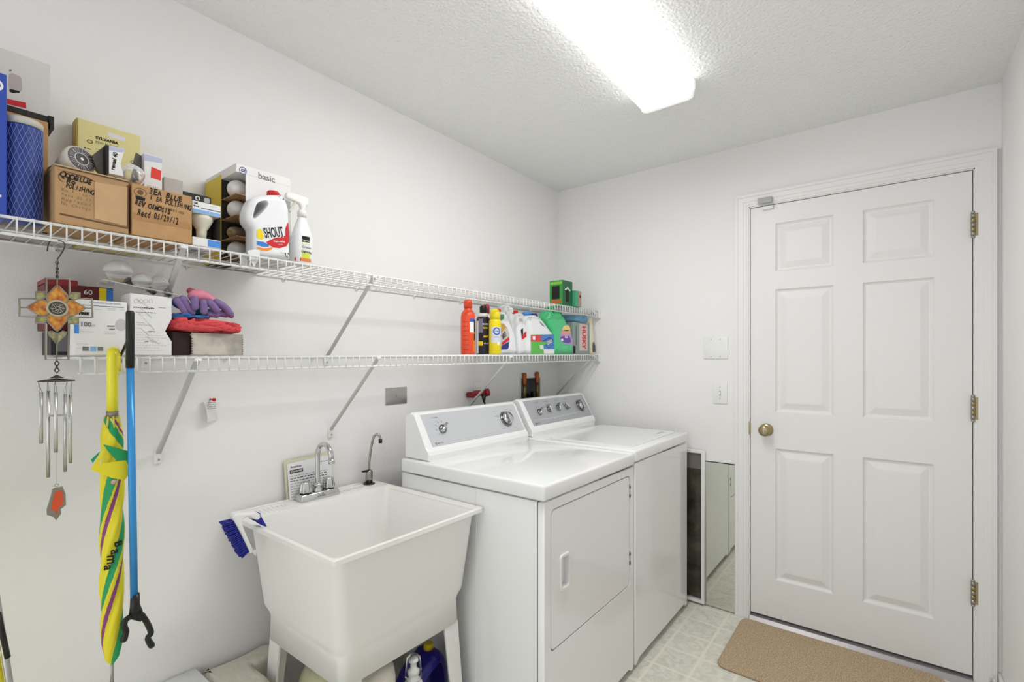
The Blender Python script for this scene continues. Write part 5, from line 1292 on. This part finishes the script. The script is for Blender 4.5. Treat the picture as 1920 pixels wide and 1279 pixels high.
# jugs drawn from their outlines on the plane they stand in (crop scale 9.836)
def O7(pts, x): return oyz(pts, x, 860, 540, 9.836)
def O8(pts, x): return oyz(pts, x, 980, 540, 9.836)
x = -1.465
out = O7([(775, 1200), (765, 900), (765, 600), (770, 470), (790, 440), (860, 440), (900, 480), (940, 560), (985, 680), (1030, 800), (1060, 900), (1075, 1000), (1080, 1195), (930, 1203)], x)
cy, cz = O7([(815, 440)], x)[0]
t = jug('stain_remover_jug', x, .06, out, [], (cy, cz - .002, .014, .017, 0), 'white SHOUT jug with red cap right of the yellow aerosol', zl(1.85), bev=.018)
b = MB(); q = FX(x + .0002)
for pts, z, m in (([(770, 640), (830, 650), (900, 740), (935, 860), (940, 1000), (925, 1100), (900, 1135), (780, 1135), (765, 900)], 0, mat('label_grey', '#c9c4c0', .4)), ([(770, 660), (830, 660), (880, 720), (780, 830)], .0003, mat('label_gold', '#c49a3c', .4)),
                  ([(790, 1010), (925, 900), (935, 960), (800, 1060)], .0003, M_RED), ([(785, 1070), (925, 990), (920, 1100), (895, 1132), (785, 1135)], .0003, mat('label_navy', '#2a2f7c', .4)), ([(770, 490), (840, 485), (835, 570), (775, 600)], 0, mat('label_green', '#4a8a52', .4))):
    b.slab([O7(pts, x)], .0003, m, q @ Matrix.Translation((0, 0, z)))
p0 = O7([(835, 880)], x)[0]; b.text('SHOUT', .03, M_INK, q @ Matrix.Translation((p0[0], p0[1], .0008)) @ Matrix.Rotation(math.radians(35), 4, 'Z'), bold=.0012, width=.036, height=.026)
b.build('printed_label', t)
x = -1.47
out = O7([(1120, 1200), (1110, 900), (1105, 650), (1095, 520), (1100, 470), (1150, 462), (1215, 480), (1250, 560), (1280, 680), (1295, 820), (1304, 960), (1306, 1190), (1220, 1203)], x)
cy, cz = O7([(1120, 465)], x)[0]
t = jug('bleach_jug', x, .05, out, [], (cy, cz - .002, .012, .017, 0), 'white jug with red cap and red diamond label left of the green-labelled bleach', zl(2.05), bev=.018)
b = MB(); q = FX(x + .0002); b.slab([O7([(1155, 900), (1265, 765), (1275, 880), (1170, 960)], x)], .0003, M_RED, q); b.slab([O7([(1145, 770), (1185, 740), (1190, 850), (1160, 900)], x)], .0004, M_INK, q); b.slab([O7([(1115, 560), (1180, 570), (1185, 620), (1120, 610)], x)], .0003, M_BOXG, q); b.build('printed_label', t)
x = -1.56
out = O7([(870, 1200), (880, 700), (885, 400), (890, 325), (960, 312), (990, 380), (1040, 560), (1090, 800), (1110, 1195)], x)
t = jug('white_jug', x, .06, out, [], None, 'plain white jug behind the SHOUT jug on the lower shelf', zl(2.0), bev=.02)
b = MB(); q = FX(x + .0002); b.build('x', t) if False else None
x = -1.50
out = O7([(1000, 1200), (1000, 800), (985, 600), (975, 440), (985, 420), (1060, 415), (1075, 500), (1100, 700), (1115, 1195)], x)
cy, cz = O7([(1020, 418)], x)[0]
t = jug('white_jug', x, .045, out, [], (cy, cz - .001, .012, .017, 0), 'narrow white jug with white cap between the two red-capped jugs', zl(2.0), capm=M_WPLAST, bev=.014)
b = MB(); b.slab([O7([(1018, 690), (1040, 700), (1065, 800), (1070, 860), (1050, 800)], x)], .0004, M_INK, FX(x + .0002)); b.build('printed_label', t)
# bleach with green label
x = -1.445
out = O8([(150, 1215), (140, 1000), (142, 860), (120, 700), (110, 560), (125, 510), (250, 495), (300, 510), (370, 560), (450, 660), (520, 760), (565, 820), (580, 900), (585, 1210), (360, 1222)], x)
hole = O8([(300, 580), (340, 620), (400, 690), (425, 712), (400, 705), (340, 660)], x)
cy, cz = O8([(200, 500)], x)[0]
t = jug('bleach_bottle', x, .085, out, [hole], (cy, cz - .001, .0225, .018, 0), 'white bleach bottle with blue cap and green and blue label', zl(2.2), capm=mat('sky_blue_cap', '#4a92dc', .4), bev=.026)
b = MB(); c2 = O8([(300, 490)], x)[0]; b.slab([O8([(265, 465), (330, 462), (350, 490), (350, 530), (300, 520), (265, 510)], x)], .03, mat('navy_plastic', '#2b2a86', .4), FX(x - .055), .002, 2); b.build('cap_lever', t)
b = MB(); q = FX(x + .0002)
for pts, z, m in (([(152, 860), (575, 855), (583, 1215), (160, 1215)], 0, mat('label_green2', '#5fbf4c', .4)), ([(152, 870), (350, 870), (350, 990), (152, 990)], .0003, mat('label_red2', '#d4404c', .4)), ([(330, 862), (575, 858), (580, 1130), (385, 1130), (385, 1060), (470, 1010), (350, 980)], .0004, mat('label_blue3', '#4a7fc8', .4)),
                  ([(360, 985), (480, 905), (560, 945), (550, 960), (480, 925), (380, 995)], .0008, mat('label_navy', '#2a2f7c', .4)), ([(400, 1060), (470, 1095), (555, 1055), (470, 1110)], .0008, mat('label_navy', '#2a2f7c', .4)), ([(385, 1130), (582, 1130), (583, 1212), (390, 1212)], .0005, M_WHITEP), ([(180, 890), (230, 890), (230, 960), (185, 955)], .0006, M_WHITEP), ([(310, 1060), (380, 1050), (385, 1130), (320, 1130)], .0005, M_BOXW)):
    b.slab([O8(pts, x)], .0003, m, q @ Matrix.Translation((0, 0, z)))
p0 = O8([(490, 1000)], x)[0]; b.text('CLOROX', .02, M_INK, q @ Matrix.Translation((p0[0], p0[1], .0009)) @ Matrix.Rotation(.25, 4, 'Z'), bold=.0016, width=.052, height=.024); b.text('CLOROX', .02, M_WHITEP, q @ Matrix.Translation((p0[0], p0[1], .0012)) @ Matrix.Rotation(.25, 4, 'Z'), bold=.0006, width=.05, height=.021)
b.build('printed_label', t)
# green cleaner bottle
x = -1.437; M_GB = mat('mint_green_plastic', '#4fc985', .3)
out = O8([(600, 1215), (590, 1000), (585, 820), (552, 760), (507, 660), (490, 580), (507, 500), (520, 440), (540, 415), (740, 430), (760, 490), (810, 560), (840, 650), (880, 740), (915, 860), (945, 1000), (955, 1215), (780, 1222)], x)
cy, cz = O8([(640, 425)], x)[0]
t = jug('green_cleaner_bottle', x, .085, out, [], (cy, cz - .001, .024, .026, 0), 'mint green cleaner bottle with purple grape label, near the far end of the lower shelf', zl(2.4), m=M_GB, capm=mat('green_cap', '#37a565', .35), bev=.028)
b = MB(); q = FX(x + .0002)
for pts, z, m in (([(790, 680), (860, 700), (900, 880), (935, 1050), (860, 1040), (760, 1020), (700, 980), (690, 880), (720, 760)], 0, mat('label_lilac', '#b79ad0', .4)), ([(760, 700), (850, 700), (870, 780), (740, 790)], .0003, mat('label_pale_yellow', '#ead97a', .4)), ([(740, 790), (870, 780), (880, 850), (720, 860)], .0003, mat('label_pink2', '#e2a08c', .4)),
                  ([(700, 900), (850, 890), (890, 980), (850, 1020), (720, 990)], .0004, mat('label_purple', '#6a48a8', .4)), ([(705, 940), (740, 935), (745, 975), (712, 980)], .0007, M_WHITEP)):
    b.slab([cat_rom(O8(pts, x), 2)], .0003, m, q @ Matrix.Translation((0, 0, z)))
for k in range(3): u0, v0 = O8([(740, 1085 + k * 35)], x)[0]; b.rect(u0, u0 + .055 - k * .01, v0, v0 + .0018, mat('pale_green_print', '#a7e9c4', .5), q)
p0 = O8([(800, 905)], x)[0]; b.text('Gain', .016, M_WHITEP, q @ Matrix.Translation((p0[0], p0[1], .0009)), bold=.0006, width=.03)
b.build('printed_label', t)
# HUSKY box, blue roll on it, bag at the end
x = -1.435
hy0, hy1 = PX(1070, 660, x - .06).y, PX(1105.5, 660, x).y; hz = zl(2.5)
hy0 = PX(1072, 640, x).y + .012
t = thing('trash_bag_box', (x - .03, (hy0 + hy1) / 2, hz), 'grey box of bags printed HUSKY in red, right of the mint green bottle', 'box')
b = MB(); hzt = PX(1095, 606, x).z; b.box(x - .10, x, hy0, hy1, hz, hzt, mat('grey_green_card', '#8f9d96', .5), .001, 1); b.build('box_body', t)
b = MB(); q = FX(x + .0002)
u0, v1 = O8([(1045, 660)], x)[0]; u1, v0 = O8([(1195, 1160)], x)[0]
b.rect(u0, min(u1, hy1 - .002), v0, min(v1, hzt - .003), mat('pale_pink_label', '#d8c4c0', .5), q)
b.text('HUSKY', .04, M_RED, q @ Matrix.Translation(((u0 + u1) / 2 + .004, (v0 + v1) / 2, .0005)) @ Matrix.Rotation(-PI / 2, 4, 'Z'), bold=.0015, width=.135, height=.045)
b.rect(hy0 + .002, hy0 + .03, hz + .002, hz + .045, M_INK, q); b.rect(hy0 + .03, hy0 + .045, hz + .05, hzt - .02, M_INK2, q); b.build('printed_label', t)
t = thing('blue_roll', (x - .02, 2.45, hzt), 'blue roll of bags lying on top of the HUSKY box', 'roll')
rr_ = .023
b = MB(); c0 = Vector((x - .09, PX(1066, 598, x - .07).y - .02, hzt + rr_ + .0005)); c1 = PX(1099, 598, x + .02); c1.z = hzt + rr_ + .0005
c0 = Vector((x - .085, 2.40, hzt + rr_ + .0005)); c1 = Vector((x + .012, 2.535, hzt + rr_ + .0005))
b.cyl(c0, c1, rr_, mat('slate_blue_film', '#6f9fbe', .35), 28); dd = (c1 - c0).normalized(); b.cyl(c1 - dd * .001, c1 + dd * .0006, .011, M_CARDD, 20); b.cyl(c1, c1 + dd * .0009, .008, M_INK, 16); b.build('roll_body', t)
t = thing('cream_bag', (-1.5, 2.62, zl(2.62)), 'tall cream bag with black print at the far end of the lower shelf', 'bag')
by0, by1 = hy1 + .004, 2.652
b = MB(); b.hexa([(-1.56, by0, hz), (-1.42, by0, hz), (-1.42, by1, hz), (-1.56, by1, hz), (-1.54, by0 + .004, 1.55), (-1.44, by0 + .004, 1.56), (-1.44, by1 - .01, 1.575), (-1.54, by1 - .01, 1.56)], mat('cream_paper', '#e3ddc4', .6), .006, 2)
b.build('bag_body', t); b = MB(); q = FX(-1.4195); b.slab([[(by0 + .006, hz + .01), (by1 - .008, hz + .012), (by1 - .01, hz + .05), (by0 + .02, hz + .075), (by0 + .008, hz + .06)]], .0006, mat('dark_grey_print', '#4c4c50', .6), q); b.build('printed_label', t)

# ================================================================ hanging things at the left
# wind chime: stained-glass cross, rods, sail
WX = -1.402 + .012
C3 = lambda pts: oyz(pts, WX, 0, 440, 4.569)
cen = C3([(490, 632)])[0]
t = thing('wind_chime', (WX, cen[0], 1.12), 'wind chime with stained glass cross and silver rods hanging from the upper shelf', 'wind chime')
M_PEW = mat('pewter', '#8f8a7c', .4, metal=.6); M_DPEW = mat('dark_pewter', '#4e4a44', .45, metal=.7)
def amber(nm, c0, c1):
    m = bpy.data.materials.new(nm); m.use_nodes = True; nt = m.node_tree; p = nt.nodes['Principled BSDF']; p.inputs['Roughness'].default_value = .15
    tc = nt.nodes.new('ShaderNodeTexCoord'); n = nt.nodes.new('ShaderNodeTexNoise'); n.inputs['Scale'].default_value = 90; n.inputs['Detail'].default_value = 3
    r = nt.nodes.new('ShaderNodeValToRGB'); r.color_ramp.elements[0].color = rgb(c0); r.color_ramp.elements[1].color = rgb(c1); r.color_ramp.elements[0].position = .35; r.color_ramp.elements[1].position = .65
    nt.links.new(tc.outputs['Object'], n.inputs['Vector']); nt.links.new(n.outputs['Fac'], r.inputs['Fac']); nt.links.new(r.outputs['Color'], p.inputs['Base Color']); return m
M_AMB = amber('amber_glass', '#a84f1e', '#d8a03c'); M_GRG = amber('green_gold_glass', '#6f7350', '#b3ab74')
q = FX(WX)
fr_ = C3([(400, 378), (595, 380), (595, 500), (685, 503), (685, 548), (788, 552), (793, 708), (672, 708), (670, 762), (590, 765), (585, 1070), (392, 1070), (395, 762), (305, 755), (305, 704), (167, 700), (165, 547), (307, 548), (307, 490), (400, 490)])
b = MB(); b.ring_tube(fr_, .0021, M_PEW, q, 8); b.tube([q @ Vector(p + (0,)) for p in C3([(490, 378), (490, 440)])], .0012, M_PEW, 6)
for s in ([(167, 625), (245, 625)], [(720, 630), (790, 630)], [(488, 830), (487, 1070)], [(487, 940), (560, 850)], [(487, 940), (415, 850)]): b.tube([q @ Vector(p + (0,)) for p in C3(s)], .0012, M_PEW, 6)
b.build('cross_frame', t)
pet = [[(490, 435), (540, 480), (578, 525), (570, 575), (490, 600), (410, 570), (405, 520), (440, 480)], [(235, 622), (290, 585), (350, 560), (405, 575), (425, 640), (395, 690), (340, 690), (290, 665)],
       [(728, 628), (670, 590), (620, 562), (575, 575), (555, 640), (585, 690), (640, 690), (690, 660)], [(490, 828), (540, 775), (578, 730), (570, 690), (490, 660), (410, 690), (405, 740), (440, 780)]]
for pt in pet:
    b = MB(); l = cat_rom(C3(pt), 3); b.slab([l], .002, M_AMB, FX(WX - .001)); b.ring_tube(l, .0013, M_PEW, FX(WX + .001), 6); b.build('amber_petal', t)
for pt in ([(308, 492), (400, 492), (400, 540), (330, 560), (308, 550)], [(590, 500), (680, 505), (680, 550), (640, 560), (590, 540)], [(308, 700), (395, 700), (395, 755), (308, 752)], [(590, 700), (668, 705), (668, 758), (590, 760)],
           [(487, 930), (415, 860), (415, 830), (445, 825), (480, 850)], [(490, 930), (565, 860), (570, 835), (535, 825), (495, 850)]):
    b = MB(); l = C3(pt); b.slab([l], .0018, M_GRG, FX(WX - .001)); b.ring_tube(l, .0011, M_PEW, FX(WX + .001), 6); b.build('green_pane', t)
rc = abs(C3([(590, 632)])[0][0] - C3([(395, 632)])[0][0]) / 2
b = MB(); b.slab([circ(cen[0], cen[1], rc, 32, rc)], .004, mat('stone_ring', '#b3ad94', .6), FX(WX - .001), .001, 2); b.slab([circ(cen[0], cen[1], rc * .78, 32)], .005, M_DPEW, FX(WX - .001), .001, 2)
for a in range(0, 360, 45):
    a = math.radians(a); b.tube([q @ Vector((cen[0] + rc * .15 * math.cos(a + 1), cen[1] + rc * .15 * math.sin(a + 1), .0042)), q @ Vector((cen[0] + rc * .65 * math.cos(a), cen[1] + rc * .65 * math.sin(a), .0042)), q @ Vector((cen[0] + rc * .5 * math.cos(a + .6), cen[1] + rc * .5 * math.sin(a + .6), .0042))], .0009, mat('light_pewter', '#b9b4a6', .4, metal=.5), 5)
b.build('knot_medallion', t)
b = MB(); hk = [Vector((WX + 0, p[0], p[1])) for p in C3([(490, 375), (488, 330), (492, 290), (488, 255), (475, 235), (492, 215), (500, 240), (492, 258)])]
b.tube(hk, .0012, M_DPEW, 6)
hk2 = C3([(492, 212), (520, 170), (548, 120), (556, 90), (545, 60), (515, 44)]); 
pts = [(WX, a, c) for a, c in hk2[:-2]] + [(WX - .004, hk2[-2][0], hk2[-2][1]), (WX - .014, hk2[-1][0], hk2[-1][1]), (WX - .028, hk2[-1][0] - .012, hk2[-1][1] - .002), (WX - .034, hk2[-1][0] - .015, hk2[-1][1] - .022)]
b.tube(cat_rom(pts, 4, False), .0012, M_DPEW, 6)
for k in range(6): p = C3([(490, 275 + k * 17)])[0]; b.ring_tube(circ(p[0], p[1], .0022, 10, .003), .0007, M_DPEW, FX(WX) if k % 2 else frame((WX, p[0], 0), (1, 0, 0), (0, 0, 1)) @ Matrix.Translation((-p[0], 0, 0)), 5)
b.build('hook', t)
C5 = lambda pts: oyz(pts, WX, 0, 660, 3.7625)
b = MB(); p8 = C5([(400, 60), (418, 80), (400, 105), (385, 130), (400, 150), (418, 130), (400, 105), (385, 80)]); b.tube([q @ Vector(p + (0,)) for p in p8 + [p8[0]]], .0013, M_DPEW, 6)
cc = C5([(400, 205)])[0]; ax_ = abs(C5([(525, 205)])[0][0] - C5([(265, 205)])[0][0]) / 2
cz2 = cc[1]
b.lathe([(.012, .006), (.006, .010), (.001, .013)], M_DPEW, Matrix.Translation((WX, cc[0], cz2)), 16)
for k in range(5):
    a = 2 * PI * k / 5 + .3; b.tube([(WX, cc[0], cz2 + .004), (WX + ax_ * math.cos(a), cc[0] + ax_ * math.sin(a), cz2)], .0016, M_DPEW, 6)
b.ring_tube(circ(0, 0, ax_, 30), .001, M_DPEW, Matrix.Translation((WX, cc[0], cz2)), 6); b.build('spider', t)
M_ROD = mat('aluminium_rod', '#c8c8c6', .25, metal=1.0)
for (pa, pb, dx) in (((290, 285), (288, 645), .012), ((340, 275), (340, 885), -.02), ((394, 285), (390, 708), .022), ((460, 298), (455, 845), -.022), ((497, 305), (493, 785), .006)):
    a = PX(pa[0] / 3.7625, pa[1] / 3.7625 + 660, WX + dx); c = PX(pb[0] / 3.7625, pb[1] / 3.7625 + 660, WX + dx)
    b = MB(); b.tube([(a.x, a.y, a.z), (a.x, a.y, c.z)], .0032, M_ROD, 12); b.build('chime_rod', t)
    b = MB(); s_ = (WX + dx * .8, cc[0] + (a.y - cc[0]) * 1.15, cz2); b.tube([s_, (a.x, a.y - .002, a.z - .003)], .0003, M_DPEW, 4); b.tube([s_, (a.x, a.y + .002, a.z - .003)], .0003, M_DPEW, 4); b.build('cord', t)
b = MB(); p0, p1 = C5([(402, 215)])[0], C5([(400, 930)])[0]; b.tube([(WX, p0[0], p0[1]), (WX, p1[0], p1[1])], .0004, M_INKL, 4)
s0 = C5([(405, 448)])[0]; b.cyl((WX, s0[0], s0[1] - .001), (WX, s0[0], s0[1] + .001), .014, M_BOXG, 18); b.ring_tube(circ(p1[0], p1[1] - .003, .003, 10), .0006, M_PEW, q, 5); b.build('striker', t)
sl = C5([(385, 958), (440, 948), (462, 1000), (465, 1080), (428, 1110), (432, 1140), (395, 1190), (378, 1165), (330, 1150), (328, 1110), (350, 1040), (368, 970)])
il = C5([(390, 985), (432, 975), (445, 1010), (445, 1075), (410, 1100), (402, 1150), (385, 1120), (358, 1112), (372, 1040)])
b = MB(); b.slab([sl, il], .003, M_PEW, FX(WX - .0015), .0008, 2); b.slab([il], .0018, mat('orange_glass', '#d9532a', .2), FX(WX - .0009)); sw = b.build('sail', t); sw['label'] = 'orange glass leaf-shaped sail'

# umbrella
ux = -1.383; uy = PX(210, 780, ux).y
def uz(py): return PX(210, py, ux).z
t = thing('umbrella', (ux, uy, uz(1290)), 'folded yellow, green and purple umbrella with yellow crook handle hung on the lower shelf', 'umbrella')
M_UY = mat('umbrella_yellow', '#e8da2a', .55); M_UG = mat('umbrella_green', '#1f9a5a', .55); M_UP = mat('umbrella_purple', '#8a3f78', .55); M_HY = mat('yellow_handle', '#f2e62a', .25, coat=.3)
zt_ = ZTL(uy) + .0105
b = MB(); r_ = .0105; w = .016
pts = [(ux + .002, uy + .0, uz(772)), (ux + .002, uy, uz(740)), (ux + .002, uy, zt_ - .02)] + [(ux + .002 - w + w * math.cos(a), uy + .006 * (1 - math.cos(a)), zt_ - .012 + .0145 * math.sin(a)) for a in [PI * k / 8 for k in range(1, 8)]] + [(ux + .002 - 2 * w, uy + .013, zt_ - .02), (ux + .002 - 2 * w, uy + .013, zt_ - .045)]
b.tube(pts, r_, M_HY, 16); b.ball(pts[-1], r_, M_HY); b.build('handle', t)
b = MB(); b.cyl((ux + .002, uy, uz(780)), (ux + .002, uy, uz(771)), .0112, M_PEW, 16); b.build('collar', t)
za, zb_ = uz(783), uz(1243); H_ = za - zb_; n_ = 144; rows = 200
prof = []
keys = [(0, .013), (.06, .018), (.15, .019), (.3, .020), (.55, .0205), (.8, .0198), (.92, .0175), (.975, .013), (1, .005)]
def rad(f):
    for (f0, r0), (f1, r1) in zip(keys, keys[1:]):
        if f <= f1: return r0 + (r1 - r0) * (f - f0) / (f1 - f0)
    return keys[-1][1]
vs = []; um = MB(); ms = []
for i in range(rows + 1):
    f = i / rows; z = za - f * H_
    for j in range(n_):
        a = 2 * PI * j / n_; ph = a + f * 7.85; r = rad(f) * (1 + .10 * math.sin(ph * 4) + .03 * math.sin(ph * 9 + 1)); um.v.append(Vector((ux + r * math.cos(a), uy + r * math.sin(a), z)))
def ucol(i, j):
    f = (i + .5) / rows; u = ((j + .5) / n_ + f * 1.25 + .12) % 1.0
    if f < .2: u = ((j + .5) / n_ + .55 - f * 3.2) % 1.0
    if .30 < u < .46: return M_UG
    if .50 < u < .565: return M_UP
    if .80 < u < .90 and f > .25: return M_UG
    if .965 < u or u < .03: return M_UP if f > .5 else M_UY
    return M_UY
for i in range(rows):
    for j in range(n_):
        um.f.append([i * n_ + j, (i + 1) * n_ + j, (i + 1) * n_ + (j + 1) % n_, i * n_ + (j + 1) % n_]); um.m.append(um.mi(ucol(i, j))); um.sm.append(True)
um.build('canopy', t)
b = MB()   # loose strap folds
UF = lambda pts, x: oyz(pts, x, 0, 660, 3.7625)
b.slab([UF([(720, 690), (735, 700), (700, 790), (895, 760), (905, 870), (880, 905), (790, 890), (640, 830)], ux + .022)], .0015, M_UY, FX(ux + .0215), .0005, 1)
b.slab([UF([(725, 650), (870, 690), (935, 705), (905, 780), (935, 805), (900, 800), (890, 765), (820, 765), (760, 700)], ux + .022)], .0015, M_UG, FX(ux + .0232), .0005, 1)
b.slab([UF([(640, 762), (705, 700), (700, 720), (655, 785)], ux + .020)], .0015, M_UG, FX(ux + .019), .0005, 1); b.build('strap', t)
b = MB(); sp = UF([(803, 918)], ux + .023)[0]; b.lathe([(.0055, 0), (.005, .0015), (.001, .0025)], mat('snap_stud', '#c9a6a0', .4), frame((ux + .022, sp[0], sp[1]), (0, 1, 0), (0, 0, 1)), 16); b.build('snap_button', t)
b = MB()
for k in range(8):
    a = 2 * PI * k / 8; b.tube([(ux + .012 * math.cos(a), uy + .012 * math.sin(a), za + .004), (ux + .016 * math.cos(a), uy + .016 * math.sin(a), za - .022)], .0022, mat('rib_tip', '#d8c860', .4), 6)
b.build('rib_tips', t)
b = MB(); b.cyl((ux, uy, zb_ + .004), (ux, uy, zb_ - .06), .0035, M_NICK, 12); b.build('shaft', t)
b = MB(); Mu = Matrix.Translation((ux, uy, 0))
for ch, zz, aa in (('B', uz(1017), .26), ('a', uz(1030), .05), ('m', uz(1043), -.25), ('a', uz(1057), -.5)):
    b.text(ch, .022 if ch == 'B' else .026, M_INK, Mu @ Matrix.Translation((0, 0, zz)), bold=.0006, warp=(lambda rr, an: (lambda c: Vector((rr * math.cos(an + c.y / rr), rr * math.sin(an + c.y / rr), -c.x))))(.0232, aa))
b.build('marker_writing', t)

# grabber
gxp = -1.350
ga, gb, gc, gd = PX(244, 583, gxp), PX(244, 690, gxp), PX(251.5, 1115, gxp), PX(252, 1213, gxp)
t = thing('reacher_grabber', (gxp, gc.y, gd.z), 'blue reacher grabber with black grip hanging right of the umbrella', 'grabber')
b = MB(); b.tube([ga, ga + Vector((0, 0, -.004)), gb], [.006, .0082, .0082], M_BLACK, 16); b.build('grip', t)
b = MB(); b.tube([gb, gc + Vector((0, 0, -.005))], .0073, mat('blue_tube', '#3a93d6', .25, metal=.2), 16); b.build('tube', t)
G6 = lambda pts, x=gxp: [Vector((x,) + p) for p in oyz(pts, x, 0, 940, 3.772)]
b = MB(); hd = G6([(955, 655), (955, 740), (960, 790)]); b.tube(hd, [.0085, .0095, .013], M_BLACK, 14); b.slab([oyz([(930, 740), (985, 740), (1030, 815), (990, 850), (915, 830), (925, 780)], gxp, 0, 940, 3.772)], .012, M_BLACK, FX(gxp - .006), .003, 2); b.build('claw_head', t)
for pts in ([(925, 815), (890, 840), (878, 880), (892, 925), (870, 995)], [(1000, 800), (1040, 860), (1068, 930), (1045, 970), (1078, 1030)]):
    b = MB(); P3 = cat_rom([tuple(v) for v in G6(pts)], 4, False); b.tube(P3, [.006] * (len(P3) - 3) + [.0065, .0068, .0055], M_BLACK, 10); b.build('jaw', t)
b = MB(); b.tube(cat_rom([(gxp, gb.y, gb.z + .05), (gxp - .02, gb.y, gb.z + .06), (XF - .006, gb.y, ZTL(gb.y) + .008), (XF - .018, gb.y, ZTL(gb.y) + .003), (XF - .02, gb.y, ZTL(gb.y) - .015)], 3, False), .003, M_BLACK, 8); b.build('trigger', t)
